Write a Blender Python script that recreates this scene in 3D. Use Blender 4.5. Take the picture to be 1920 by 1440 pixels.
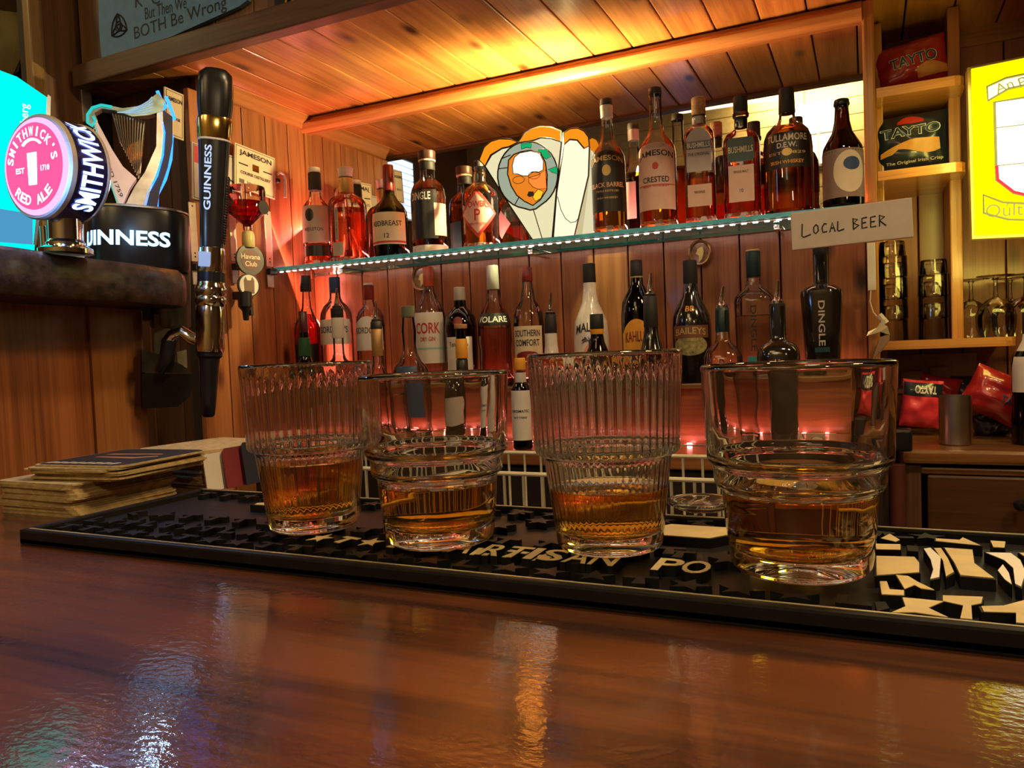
import bpy, bmesh, math, random
from mathutils import Vector, Matrix, noise as mnoise

random.seed(7)
PI = math.pi
for o in list(bpy.data.objects):
    bpy.data.objects.remove(o)
SC = bpy.context.scene
COL = SC.collection
EYE = 1.18          # eye height in metres; everything below is authored in cm relative to the eye

# ------------------------------------------------------------------ camera
YAW, PIT, ROL, FPX = math.radians(25.2), math.atan(60 / 1420), math.radians(2.3), 1420.0
fw = Vector((-math.sin(YAW) * math.cos(PIT), math.cos(YAW) * math.cos(PIT), -math.sin(PIT)))
r0 = Vector((math.cos(YAW), math.sin(YAW), 0))
u0 = r0.cross(fw)
Rv = r0 * math.cos(ROL) - u0 * math.sin(ROL)
Uv = r0 * math.sin(ROL) + u0 * math.cos(ROL)
cam_d = bpy.data.cameras.new('camera'); cam = bpy.data.objects.new('camera', cam_d); COL.objects.link(cam)
cam_d.sensor_fit = 'HORIZONTAL'; cam_d.sensor_width = 36; cam_d.lens = 36 * FPX / 1920
cam_d.clip_start = 0.01; cam_d.clip_end = 50
m = Matrix((Rv, Uv, -fw)).transposed().to_4x4(); m.translation = Vector((0, 0, EYE))
cam.matrix_world = m
SC.camera = cam

SC.view_settings.view_transform = 'Standard'
SC.view_settings.look = 'None'
SC.view_settings.gamma = 1
SC.view_settings.use_curve_mapping = False
SC.view_settings.exposure = 0.5
cy = SC.cycles
cy.max_bounces = 18; cy.transmission_bounces = 16; cy.glossy_bounces = 7; cy.diffuse_bounces = 3
cy.transparent_max_bounces = 40; cy.sample_clamp_indirect = 5; cy.caustics_refractive = True; cy.caustics_reflective = False
cy.blur_glossy = 0.3
cy.use_denoising = True

w = bpy.data.worlds.new('world'); SC.world = w; w.use_nodes = True
w.node_tree.nodes['Background'].inputs[0].default_value = (0.9, 0.75, 0.6, 1)
w.node_tree.nodes['Background'].inputs[1].default_value = 0.05

def ray(px, py):
    return fw + Rv * ((px - 960) / FPX) + Uv * ((720 - py) / FPX)
def at_y(px, py, Y):
    d = ray(px, py); return d * (Y / d.y)
def at_x(px, py, X):
    d = ray(px, py); return d * (X / d.x)
def at_z(px, py, Z):
    d = ray(px, py); return d * (Z / d.z)
def at_d(px, py, D):
    return ray(px, py) * D
def proj(p):
    p = Vector(p); z = p.dot(fw)
    return 960 + FPX * p.dot(Rv) / z, 720 - FPX * p.dot(Uv) / z, z
def solve(px, Y, z):
    "x such that (x, Y, z) shows at pixel column px"
    x = 0.0
    for _ in range(12):
        a = proj((x, Y, z))[0]; b = proj((x + .1, Y, z))[0]
        x += (px - a) / ((b - a) / .1)
    return x
def solve_z(x, Y, py):
    z = 0.0
    for _ in range(12):
        a = proj((x, Y, z))[1]; b = proj((x, Y, z + .1))[1]
        z += (py - a) / ((b - a) / .1)
    return z
def W(p):
    return Vector((p[0] / 100, p[1] / 100, p[2] / 100 + EYE))

LP = 1.0
def area(name, loc, rot, sx, sy, power, col, spread=None):
    l = bpy.data.lights.new(name, 'AREA'); l.shape = 'RECTANGLE'; l.size = sx / 100; l.size_y = sy / 100
    l.energy = power * LP; l.color = col
    if spread: l.spread = math.radians(spread)
    o = bpy.data.objects.new(name, l); COL.objects.link(o); o.location = W(loc); o.rotation_euler = rot
    return o
def point(name, loc, power, col, r=1.0):
    l = bpy.data.lights.new(name, 'POINT'); l.energy = power * LP; l.color = col; l.shadow_soft_size = r / 100
    o = bpy.data.objects.new(name, l); COL.objects.link(o); o.location = W(loc); return o
def aim(frm, to):
    return (Vector(to) - Vector(frm)).to_track_quat('-Z', 'Y').to_euler()

RED = (1.0, 0.25, 0.20)
WARM = (1.0, 0.62, 0.26)
# LED strips of the back bar (the visible strips are built further down; these give their light)
area('led_light_shelf_back', (-69, 170.8, 27.0), aim((0, 170.8, 27), (0, 164, 40)), 138, 1.2, 2.4, RED)
area('led_light_shelf_under', (-69, 168.5, 23.4), aim((0, 168, 23.4), (0, 171, 0)), 138, 1.5, .20, (1, .55, .30))
area('led_light_shelf_up', (-69, 160.5, 23.3), aim((0, 160.5, 23.3), (0, 163, 40)), 136, 1.2, .9, (1, .62, .52))
area('led_light_riser', (-69, 157.3, -20.0), aim((0, 157.3, -20.0), (0, 159.6, -16)), 138, 1.2, .26, RED)
area('led_light_ledge', (-69, 171.3, -6.5), aim((0, 171, -6.5), (0, 169, 10)), 138, 1.2, .26, RED)
area('led_light_corner', (-141.0, 162.5, 22), aim((-141, 162.5, 22), (-138, 172, 26)), 1.2, 66, 1.0, RED)
area('led_light_corner_top', (-139.5, 168, 34), aim((-139.5, 168, 34), (-120, 145, 68)), 2, 10, 1.0, RED)
# lamps of the room, then unseen lights added to brighten
area('ceiling_lamp_right', (80, 75, 110), aim((80, 75, 110), (5, 40, -10)), 22, 22, 8, WARM)
area('ceiling_lamp_room', (-60, -60, 146), aim((-60, -60, 146), (-50, 60, -10)), 60, 60, 3.2, (1, .70, .40))
area('glint_light_left', (-110, -70, 95), aim((-110, -70, 95), (-20, 40, 0)), 9, 9, 1.6, (1, .72, .36))  # unseen light added behind the camera for glints on the glasses
area('glint_light_right', (70, -40, 70), aim((70, -40, 70), (0, 36, -5)), 8, 8, 1.3, (1, .72, .36))  # second added glint light, no lamp stands here
area('bar_fill_light', (14, 62, 116), aim((14, 62, 116), (2, 42, -10)), 14, 14, 5, (1, .74, .40))  # added light from above, brightens the tumblers and the mat
area('boarding_fill_light', (-28, -136, 150), aim((-28, -136, 150), (-28, -152, 122)), 60, 10, 13, (1, .80, .38))  # unseen light added to brighten the boarding shown in the mirror

# ------------------------------------------------------------------ materials
def new_mat(name):
    mt = bpy.data.materials.new(name); mt.use_nodes = True
    nt = mt.node_tree; nt.nodes.clear()
    out = nt.nodes.new('ShaderNodeOutputMaterial')
    return mt, nt, out
def N(nt, t, **k):
    n = nt.nodes.new(t)
    for a, b in k.items():
        if a.startswith('i_'):
            n.inputs[a[2:].replace('_', ' ')].default_value = b
        else:
            setattr(n, a, b)
    return n
def L(nt, a, b): nt.links.new(a, b)
def c4(c): return (c[0], c[1], c[2], 1)

MATS = {}
def plain(name, col, rough=.5, metal=0.0, var=.12, scale=40, bump=0.0, coat=0.0, spec=.5, emit=None, es=0.0):
    if name in MATS: return MATS[name]
    mt, nt, out = new_mat(name)
    b = N(nt, 'ShaderNodeBsdfPrincipled'); L(nt, b.outputs[0], out.inputs[0])
    tc = N(nt, 'ShaderNodeTexCoord'); nz = N(nt, 'ShaderNodeTexNoise'); nz.inputs['Scale'].default_value = scale; nz.inputs['Detail'].default_value = 4
    L(nt, tc.outputs['Object'], nz.inputs['Vector'])
    r = N(nt, 'ShaderNodeValToRGB')
    r.color_ramp.elements[0].position = .3; r.color_ramp.elements[1].position = .7
    r.color_ramp.elements[0].color = c4([x * (1 - var) for x in col]); r.color_ramp.elements[1].color = c4([min(1, x * (1 + var)) for x in col])
    L(nt, nz.outputs[0], r.inputs[0]); L(nt, r.outputs[0], b.inputs['Base Color'])
    b.inputs['Roughness'].default_value = rough; b.inputs['Metallic'].default_value = metal
    b.inputs['Specular IOR Level'].default_value = spec
    b.inputs['Coat Weight'].default_value = coat; b.inputs['Coat Roughness'].default_value = .08
    if bump:
        bp = N(nt, 'ShaderNodeBump'); bp.inputs['Strength'].default_value = bump; bp.inputs['Distance'].default_value = .002
        L(nt, nz.outputs[0], bp.inputs['Height']); L(nt, bp.outputs[0], b.inputs['Normal'])
    if emit:
        b.inputs['Emission Color'].default_value = c4(emit); b.inputs['Emission Strength'].default_value = es
    MATS[name] = mt
    return mt
def emis(name, col, s):
    if name in MATS: return MATS[name]
    mt, nt, out = new_mat(name)
    e = N(nt, 'ShaderNodeEmission'); e.inputs[0].default_value = c4(col); e.inputs[1].default_value = s
    L(nt, e.outputs[0], out.inputs[0]); MATS[name] = mt
    return mt
def wood(name, dark, light, axis='z', rough=.35, coat=.3, lat=55, lon=3.0, knots=1.0, bump=.25, coat_rough=.15, gscale=1.0, varp=.25):
    """varnished softwood: grain stretched along the axis, darker knots, a tone of its own per object"""
    mt, nt, out = new_mat(name)
    b = N(nt, 'ShaderNodeBsdfPrincipled'); L(nt, b.outputs[0], out.inputs[0])
    tc = N(nt, 'ShaderNodeTexCoord'); oi = N(nt, 'ShaderNodeObjectInfo')
    rnd = N(nt, 'ShaderNodeVectorMath', operation='SCALE'); rnd.inputs[0].default_value = (37, 53, 71); L(nt, oi.outputs['Random'], rnd.inputs['Scale'])
    add = N(nt, 'ShaderNodeVectorMath', operation='ADD'); L(nt, tc.outputs['Object'], add.inputs[0]); L(nt, rnd.outputs[0], add.inputs[1])
    def mapped(la, lo):
        mp = N(nt, 'ShaderNodeMapping'); s = [la, la, la]; s['xyz'.index(axis)] = lo
        mp.inputs['Scale'].default_value = s; L(nt, add.outputs[0], mp.inputs['Vector']); return mp
    m1 = mapped(lat * gscale, lon * gscale)
    n1 = N(nt, 'ShaderNodeTexNoise'); n1.inputs['Scale'].default_value = 1; n1.inputs['Detail'].default_value = 5; n1.inputs['Distortion'].default_value = .8
    L(nt, m1.outputs[0], n1.inputs['Vector'])
    m2 = mapped(lat * 6 * gscale, lon * 4 * gscale)
    n2 = N(nt, 'ShaderNodeTexNoise'); n2.inputs['Scale'].default_value = 1; n2.inputs['Detail'].default_value = 3; L(nt, m2.outputs[0], n2.inputs['Vector'])
    mix = N(nt, 'ShaderNodeMath', operation='MULTIPLY_ADD'); mix.inputs[1].default_value = .35; L(nt, n2.outputs[0], mix.inputs[0])
    sc = N(nt, 'ShaderNodeMath', operation='MULTIPLY'); sc.inputs[1].default_value = .75; L(nt, n1.outputs[0], sc.inputs[0]); L(nt, sc.outputs[0], mix.inputs[2])
    rp = N(nt, 'ShaderNodeValToRGB'); rp.color_ramp.elements[0].position = .38; rp.color_ramp.elements[1].position = .68
    rp.color_ramp.elements[0].color = c4(dark); rp.color_ramp.elements[1].color = c4(light)
    L(nt, mix.outputs[0], rp.inputs[0])
    # knots
    m3 = mapped(11, 4.6); vo = N(nt, 'ShaderNodeTexVoronoi'); vo.inputs['Scale'].default_value = 1; L(nt, m3.outputs[0], vo.inputs['Vector'])
    kr = N(nt, 'ShaderNodeValToRGB'); kr.color_ramp.elements[0].position = .06; kr.color_ramp.elements[1].position = .20
    kr.color_ramp.elements[0].color = (.10, .035, .012, 1); kr.color_ramp.elements[1].color = (1, 1, 1, 1)
    L(nt, vo.outputs['Distance'], kr.inputs[0])
    mk = N(nt, 'ShaderNodeMix', data_type='RGBA', blend_type='MULTIPLY'); mk.inputs[0].default_value = knots
    L(nt, rp.outputs[0], mk.inputs[6]); L(nt, kr.outputs[0], mk.inputs[7])
    hv = N(nt, 'ShaderNodeHueSaturation'); mr = N(nt, 'ShaderNodeMapRange'); mr.inputs[3].default_value = 1 - varp; mr.inputs[4].default_value = 1 + varp
    L(nt, oi.outputs['Random'], mr.inputs[0]); L(nt, mr.outputs[0], hv.inputs['Value']); L(nt, mk.outputs[2], hv.inputs['Color'])
    L(nt, hv.outputs[0], b.inputs['Base Color'])
    b.inputs['Roughness'].default_value = rough; b.inputs['Coat Weight'].default_value = coat; b.inputs['Coat Roughness'].default_value = coat_rough
    bp = N(nt, 'ShaderNodeBump'); bp.inputs['Strength'].default_value = bump; bp.inputs['Distance'].default_value = .0015
    L(nt, mix.outputs[0], bp.inputs['Height']); L(nt, bp.outputs[0], b.inputs['Normal'])
    MATS[name] = mt
    return mt
def thin_glass(name, tint, edge=.55, refl=1.0, rough=0.02):
    """bottle wall: see-through, darker where it is seen edge-on, with fresnel reflections"""
    if name in MATS: return MATS[name]
    mt, nt, out = new_mat(name)
    lw = N(nt, 'ShaderNodeLayerWeight'); lw.inputs[0].default_value = .35
    rp = N(nt, 'ShaderNodeValToRGB'); rp.color_ramp.elements[0].position = .35; rp.color_ramp.elements[1].position = .95
    rp.color_ramp.elements[0].color = c4(tint); rp.color_ramp.elements[1].color = c4([t * edge for t in tint])
    L(nt, lw.outputs['Facing'], rp.inputs[0])
    tr = N(nt, 'ShaderNodeBsdfTransparent'); L(nt, rp.outputs[0], tr.inputs[0])
    gl = N(nt, 'ShaderNodeBsdfGlossy'); gl.inputs['Roughness'].default_value = rough; gl.inputs[0].default_value = (refl, refl, refl, 1)
    fr = N(nt, 'ShaderNodeFresnel'); fr.inputs[0].default_value = 1.5
    tc = N(nt, 'ShaderNodeTexCoord'); nz = N(nt, 'ShaderNodeTexNoise'); nz.inputs['Scale'].default_value = 25; L(nt, tc.outputs['Object'], nz.inputs['Vector'])
    bp = N(nt, 'ShaderNodeBump'); bp.inputs['Strength'].default_value = .12; bp.inputs['Distance'].default_value = .003; L(nt, nz.outputs[0], bp.inputs['Height'])
    L(nt, bp.outputs[0], gl.inputs['Normal'])
    mx = N(nt, 'ShaderNodeMixShader'); L(nt, fr.outputs[0], mx.inputs[0]); L(nt, tr.outputs[0], mx.inputs[1]); L(nt, gl.outputs[0], mx.inputs[2])
    L(nt, mx.outputs[0], out.inputs[0]); MATS[name] = mt
    return mt
def liquid(name, col, clear=.35, ior=1.35):
    """spirit in a bottle: refracts what is behind it and lets tinted light through"""
    if name in MATS: return MATS[name]
    mt, nt, out = new_mat(name)
    rf = N(nt, 'ShaderNodeBsdfRefraction'); rf.inputs['Color'].default_value = c4(col); rf.inputs['IOR'].default_value = ior; rf.inputs['Roughness'].default_value = .02
    tr = N(nt, 'ShaderNodeBsdfTransparent'); tr.inputs[0].default_value = c4(col)
    tc = N(nt, 'ShaderNodeTexCoord'); nz = N(nt, 'ShaderNodeTexNoise'); nz.inputs['Scale'].default_value = 30; L(nt, tc.outputs['Object'], nz.inputs['Vector'])
    bp = N(nt, 'ShaderNodeBump'); bp.inputs['Strength'].default_value = .1; bp.inputs['Distance'].default_value = .003; L(nt, nz.outputs[0], bp.inputs['Height']); L(nt, bp.outputs[0], rf.inputs['Normal'])
    mx = N(nt, 'ShaderNodeMixShader'); mx.inputs[0].default_value = clear; L(nt, rf.outputs[0], mx.inputs[1]); L(nt, tr.outputs[0], mx.inputs[2])
    L(nt, mx.outputs[0], out.inputs[0]); MATS[name] = mt
    return mt
def real_glass(name, col=(1, 1, 1), ior=1.5, bump=.0, absorb=None, dens=0):
    mt, nt, out = new_mat(name)
    g = N(nt, 'ShaderNodeBsdfGlass'); g.inputs['Color'].default_value = c4(col); g.inputs['IOR'].default_value = ior; g.inputs['Roughness'].default_value = 0
    tc = N(nt, 'ShaderNodeTexCoord'); nz = N(nt, 'ShaderNodeTexNoise'); nz.inputs['Scale'].default_value = 35; L(nt, tc.outputs['Object'], nz.inputs['Vector'])
    bp = N(nt, 'ShaderNodeBump'); bp.inputs['Strength'].default_value = bump; bp.inputs['Distance'].default_value = .004; L(nt, nz.outputs[0], bp.inputs['Height']); L(nt, bp.outputs[0], g.inputs['Normal'])
    L(nt, g.outputs[0], out.inputs[0])
    if absorb:
        v = N(nt, 'ShaderNodeVolumeAbsorption'); v.inputs[0].default_value = c4(absorb); v.inputs[1].default_value = dens; L(nt, v.outputs[0], out.inputs[1])
    MATS[name] = mt
    return mt

PINE_C = wood('ceiling_pine', (.34, .115, .026), (.60, .26, .065), 'y', rough=.30, coat=.5, lat=45, lon=2.2, coat_rough=.22, varp=.18)
PINE_W = wood('wall_pine', (.21, .068, .023), (.37, .145, .050), 'z', rough=.38, coat=.25, lat=50, lon=2.4, varp=.2)
PINE_T = wood('trim_pine_x', (.34, .12, .03), (.55, .24, .07), 'x', rough=.3, coat=.5, lat=90, lon=3, knots=.0)
PINE_V = wood('trim_pine_z', (.34, .12, .03), (.52, .22, .065), 'z', rough=.35, coat=.3, lat=90, lon=3, knots=.0)
PINE_Y = wood('trim_pine_y', (.34, .12, .03), (.52, .22, .065), 'y', rough=.35, coat=.3, lat=90, lon=3, knots=.0)
def bar_coat():
    nt = BAR_W.node_tree
    rmp = [n for n in nt.nodes if n.type == 'VALTORGB' and n.color_ramp.elements[0].position > .3][0]
    rmp.color_ramp.elements[0].position = .44; rmp.color_ramp.elements[1].position = .62
    b = [n for n in nt.nodes if n.type == 'BSDF_PRINCIPLED'][0]
    tc = N(nt, 'ShaderNodeTexCoord'); mp = N(nt, 'ShaderNodeMapping'); mp.inputs['Scale'].default_value = (1, 1.6, 1); L(nt, tc.outputs['Object'], mp.inputs[0])
    n1 = N(nt, 'ShaderNodeTexNoise'); n1.inputs['Scale'].default_value = 230; n1.inputs['Detail'].default_value = 3; L(nt, mp.outputs[0], n1.inputs['Vector'])
    bp = N(nt, 'ShaderNodeBump'); bp.inputs['Strength'].default_value = .35; bp.inputs['Distance'].default_value = .0004; L(nt, n1.outputs[0], bp.inputs['Height'])
    L(nt, bp.outputs[0], b.inputs['Coat Normal'])
    b.inputs['Roughness'].default_value = .5; b.inputs['Specular IOR Level'].default_value = .2
BROWN_W = wood('brown_board', (.085, .038, .017), (.15, .07, .03), 'z', rough=.45, coat=.1, lat=50, lon=2.5, knots=.5)
BROWN_X = wood('brown_board_x', (.095, .045, .018), (.17, .082, .03), 'x', rough=.45, coat=.1, lat=50, lon=2.5, knots=.5)
PANEL_W = wood('counter_panel_wood', (.17, .050, .017), (.42, .145, .045), 'z', rough=.4, coat=.2, lat=85, lon=2.2, knots=.3, varp=.1)
BAR_W = wood('bar_top_wood', (.036, .011, .005), (.135, .042, .012), 'x', rough=.22, coat=1.0, lat=22, lon=2.0, knots=.25, bump=.12, coat_rough=.06, varp=.05)
DARKSLAB = plain('dark_worn_wood', (.030, .016, .010), .42, var=.8, scale=70, bump=1.0, coat=.15)
UNDER = plain('dark_underside', (.03, .018, .012), .7)
BLACK = plain('black_plastic', (.012, .012, .014), .28, var=.2)
BLACKM = plain('black_matte', (.014, .013, .013), .6)
RUBBER = plain('black_rubber', (.008, .008, .009), .5, var=.3, scale=90, bump=.15, spec=.25)
TAN = plain('tan_rubber_print', (.62, .49, .25), .5, var=.15, scale=60)
CHROME = plain('chrome', (.80, .78, .72), .09, 1.0, var=.05)
STEEL = plain('brushed_steel', (.50, .45, .38), .33, 1.0, var=.1)
GOLD = plain('polished_gold_metal', (.85, .58, .20), .15, 1.0, var=.1)
ZINC = plain('zinc_bracket', (.62, .57, .50), .4, .6, var=.1)
WHITE = plain('white_plastic', (.72, .68, .62), .4, var=.05)
CARD = plain('white_card', (.52, .46, .40), .7, var=.05)
INK = plain('black_ink', (.012, .012, .014), .6)
INKGREY = plain('grey_ink', (.10, .09, .09), .6)
PAPER = plain('cream_paper', (.72, .62, .44), .6, var=.06)
PAPERW = plain('white_paper', (.74, .70, .66), .6, var=.05)
PAPERP = plain('pale_pink_paper', (.72, .48, .38), .6, var=.06)
PAPERG = plain('grey_paper', (.50, .45, .42), .6, var=.06)
LBLACK = plain('black_label', (.012, .011, .011), .35, var=.1)
LTEAL = plain('teal_label', (.010, .055, .065), .4, var=.1)
LGOLD = plain('gold_print', (.62, .42, .14), .4, .3, var=.1)
LWHITE = plain('white_print', (.80, .76, .68), .5, var=.03)
LRED = plain('red_print', (.55, .03, .025), .5, var=.1)
LORANGE = plain('orange_label', (.80, .36, .03), .5, var=.1)
LBLUE = plain('blue_print', (.02, .06, .16), .5, var=.1)
LGREEN = plain('green_print', (.02, .10, .04), .5, var=.1)
CAPRED = plain('dark_red_capsule', (.22, .018, .015), .35, var=.2)
CAPORG = plain('orange_red_capsule', (.50, .07, .02), .35, var=.2)
CAPTEAL = plain('dark_teal_capsule', (.012, .035, .040), .4, var=.2)
CAPGREY = plain('silver_cap', (.55, .52, .47), .35, .4, var=.1)
CORK = plain('cork', (.42, .24, .11), .8, var=.35, scale=180)
G_CLEAR = thin_glass('clear_bottle_glass', (.97, .97, .95), .55)
G_CLEAR2 = thin_glass('clear_glassware', (.97, .96, .94), .72, .8)
G_GREEN = thin_glass('green_bottle_glass', (.03, .16, .03), .3)
G_DGREEN = thin_glass('deep_green_bottle_glass', (.012, .09, .03), .3)
G_DARK = thin_glass('dark_bottle_glass', (.025, .016, .012), .4)
G_BROWN = thin_glass('brown_bottle_glass', (.10, .030, .008), .4)
G_SHELF = thin_glass('shelf_pane_glass', (.80, .93, .90), .8)
def frost():  # pale translucent bottle base, added to catch the LED glow
    mt, nt, out = new_mat('led_catching_glass')
    a = N(nt, 'ShaderNodeBsdfTranslucent'); a.inputs[0].default_value = (.95, .9, .88, 1)
    g = N(nt, 'ShaderNodeBsdfGlass'); g.inputs['Roughness'].default_value = .12
    d = N(nt, 'ShaderNodeBsdfDiffuse'); d.inputs[0].default_value = (.8, .76, .74, 1)
    tc = N(nt, 'ShaderNodeTexCoord'); nz = N(nt, 'ShaderNodeTexNoise'); nz.inputs['Scale'].default_value = 90; L(nt, tc.outputs['Object'], nz.inputs['Vector'])
    rp = N(nt, 'ShaderNodeValToRGB'); rp.color_ramp.elements[0].position = .45; rp.color_ramp.elements[1].position = .62; L(nt, nz.outputs[0], rp.inputs[0])
    m1 = N(nt, 'ShaderNodeMixShader'); m2 = N(nt, 'ShaderNodeMixShader'); L(nt, a.outputs[0], m1.inputs[1]); L(nt, d.outputs[0], m1.inputs[2])
    L(nt, rp.outputs[0], m2.inputs[0]); L(nt, g.outputs[0], m2.inputs[1]); L(nt, m1.outputs[0], m2.inputs[2]); L(nt, m2.outputs[0], out.inputs[0])
    return mt
FROST = frost()
Q_RED = liquid('red_lit_whiskey', (.96, .42, .26))  # red of the LEDs put into the whiskey colour
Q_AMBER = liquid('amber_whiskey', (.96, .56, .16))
Q_DRED = liquid('dark_red_liqueur', (.72, .03, .03), .5)
Q_CLEAR = liquid('clear_spirit', (.95, .90, .88), .4)
Q_DARK = liquid('dark_liquid', (.12, .05, .02), .4)
TUMBLER_G = real_glass('tumbler_glass', (.975, .975, .965), 1.5, bump=.06)
WHISKEY = real_glass('poured_whiskey', (1, 1, 1), 1.36, absorb=(.955, .78, .12), dens=85)

bar_coat()
# ------------------------------------------------------------------ mesh helpers (cm)
class MB:
    def __init__(s): s.v = []; s.f = []
    def add(s, vs, fs):
        n = len(s.v); s.v += [tuple(v) for v in vs]; s.f += [tuple(i + n for i in f) for f in fs]; return s
    def box(s, c, d, rz=0.0, ch=0.0):
        x, y, z = d[0] / 2, d[1] / 2, d[2] / 2
        if ch <= 0:
            vs = [(sx * x, sy * y, sz * z) for sz in (-1, 1) for sy in (-1, 1) for sx in (-1, 1)]
            fs = [(0, 2, 3, 1), (4, 5, 7, 6), (0, 1, 5, 4), (2, 6, 7, 3), (0, 4, 6, 2), (1, 3, 7, 5)]
        else:
            bm = bmesh.new(); bmesh.ops.create_cube(bm, size=1)
            for v in bm.verts: v.co = Vector((v.co.x * d[0], v.co.y * d[1], v.co.z * d[2]))
            bmesh.ops.bevel(bm, geom=list(bm.edges), offset=ch, segments=2, affect='EDGES', profile=.6)
            bm.verts.index_update()
            vs = [tuple(v.co) for v in bm.verts]; fs = [tuple(v.index for v in f.verts) for f in bm.faces]; bm.free()
        cr, sr = math.cos(rz), math.sin(rz)
        return s.add([(c[0] + a * cr - b * sr, c[1] + a * sr + b * cr, c[2] + e) for a, b, e in vs], fs)
    def prism(s, pts, y0, y1, plane='xz'):
        n = len(pts)
        def P(p, t): return (p[0], t, p[1]) if plane == 'xz' else ((p[0], p[1], t) if plane == 'xy' else (t, p[0], p[1]))
        vs = [P(p, y0) for p in pts] + [P(p, y1) for p in pts]
        fs = [tuple(range(n)), tuple(reversed(range(n, 2 * n)))] + [(i, i + n, (i + 1) % n + n, (i + 1) % n) for i in range(n)]
        return s.add(vs, fs)
    def lathe(s, prof, seg=32, c=(0, 0, 0), ex=2.0, asp=1.0, caps=True, rf=None):
        "prof: (r, z); ex: superellipse exponent of the section"
        vs = []; fs = []
        for i, (r, z) in enumerate(prof):
            for k in range(seg):
                t = 2 * PI * k / seg
                ct, st = math.cos(t), math.sin(t)
                q = 1.0 if ex == 2.0 else 1 / ((abs(ct) ** ex + abs(st) ** ex) ** (1 / ex))
                rr = r * q * (rf(t, z, i) if rf else 1)
                vs.append((c[0] + rr * ct, c[1] + rr * st * asp, c[2] + z))
        for i in range(len(prof) - 1):
            for k in range(seg):
                a, b = i * seg + k, i * seg + (k + 1) % seg
                fs.append((a, b, b + seg, a + seg))
        if caps:
            if prof[0][0] > 1e-6: fs.append(tuple(reversed(range(seg))))
            if prof[-1][0] > 1e-6: fs.append(tuple(range((len(prof) - 1) * seg, len(prof) * seg)))
        return s.add(vs, fs)
    def tube(s, pts, r, seg=8, closed=False):
        pts = [Vector(p) for p in pts]; n = len(pts); rs = r if isinstance(r, (list, tuple)) else [r] * n
        vs = []; fs = []; prev = None
        for i, p in enumerate(pts):
            a = pts[(i - 1) % n] if (i > 0 or closed) else p; b = pts[(i + 1) % n] if (i < n - 1 or closed) else p
            t = (b - a).normalized()
            if prev is None:
                up = Vector((0, 0, 1)) if abs(t.z) < .9 else Vector((1, 0, 0)); nn = t.cross(up).normalized()
            else:
                nn = (prev - t * prev.dot(t)).normalized()
            prev = nn; bb = t.cross(nn)
            for k in range(seg):
                an = 2 * PI * k / seg
                vs.append(tuple(p + (nn * math.cos(an) + bb * math.sin(an)) * rs[i]))
        m_ = n if closed else n - 1
        for i in range(m_):
            for k in range(seg):
                j = (i + 1) % n
                fs.append((i * seg + k, i * seg + (k + 1) % seg, j * seg + (k + 1) % seg, j * seg + k))
        if not closed:
            fs.append(tuple(reversed(range(seg)))); fs.append(tuple(range((n - 1) * seg, n * seg)))
        return s.add(vs, fs)
    def xf(s, fn): s.v = [tuple(fn(Vector(v))) for v in s.v]; return s

def mesh(name, mb, smooth=False):
    me = bpy.data.meshes.new(name)
    me.from_pydata([(x / 100, y / 100, z / 100) for x, y, z in mb.v], [], mb.f)
    bm = bmesh.new(); bm.from_mesh(me)
    bmesh.ops.recalc_face_normals(bm, faces=bm.faces)
    bm.to_mesh(me); bm.free()
    if smooth:
        me.polygons.foreach_set('use_smooth', [True] * len(me.polygons))
        try: me.set_sharp_from_angle(angle=math.radians(38))
        except Exception: pass
    return me
def part(name, mb, mat, parent=None, smooth=False, label=None, kind=None, loc=None, rot=None):
    me = mb if isinstance(mb, bpy.types.Mesh) else mesh(name, mb, smooth)
    if not me.materials: me.materials.append(mat)
    o = bpy.data.objects.new(name, me); COL.objects.link(o)
    if parent: o.parent = parent
    if loc is not None: o.location = (Vector(loc) / 100) if parent else W(loc)
    elif not parent: o.location = (0, 0, EYE)
    if rot: o.rotation_euler = rot
    if label: o['label'] = label
    if kind: o['kind'] = kind
    return o
def thing(name, label, cat, loc, rz=0.0, group=None, tilt=0.0, rx=0.0):
    o = bpy.data.objects.new(name, None); COL.objects.link(o); o.location = W(loc)
    o.empty_display_size = .02
    o.rotation_euler = (Matrix.Rotation(rz, 4, 'Z') @ Matrix.Rotation(tilt, 4, 'Y') @ Matrix.Rotation(rx, 4, 'X')).to_euler()
    o['label'] = label; o['category'] = cat
    if group: o['group'] = group
    return o
def tag(o, label, cat, group=None):
    o['label'] = label; o['category'] = cat
    if group: o['group'] = group
    return o
def copy_tree(o, parent=None):
    c = o.copy(); COL.objects.link(c)
    if parent: c.parent = parent
    for ch in o.children: copy_tree(ch, c)
    return c
def to_cam(p):
    "z-rotation that turns local -y towards the camera"
    return math.atan2(p[1], p[0]) - PI / 2

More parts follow.
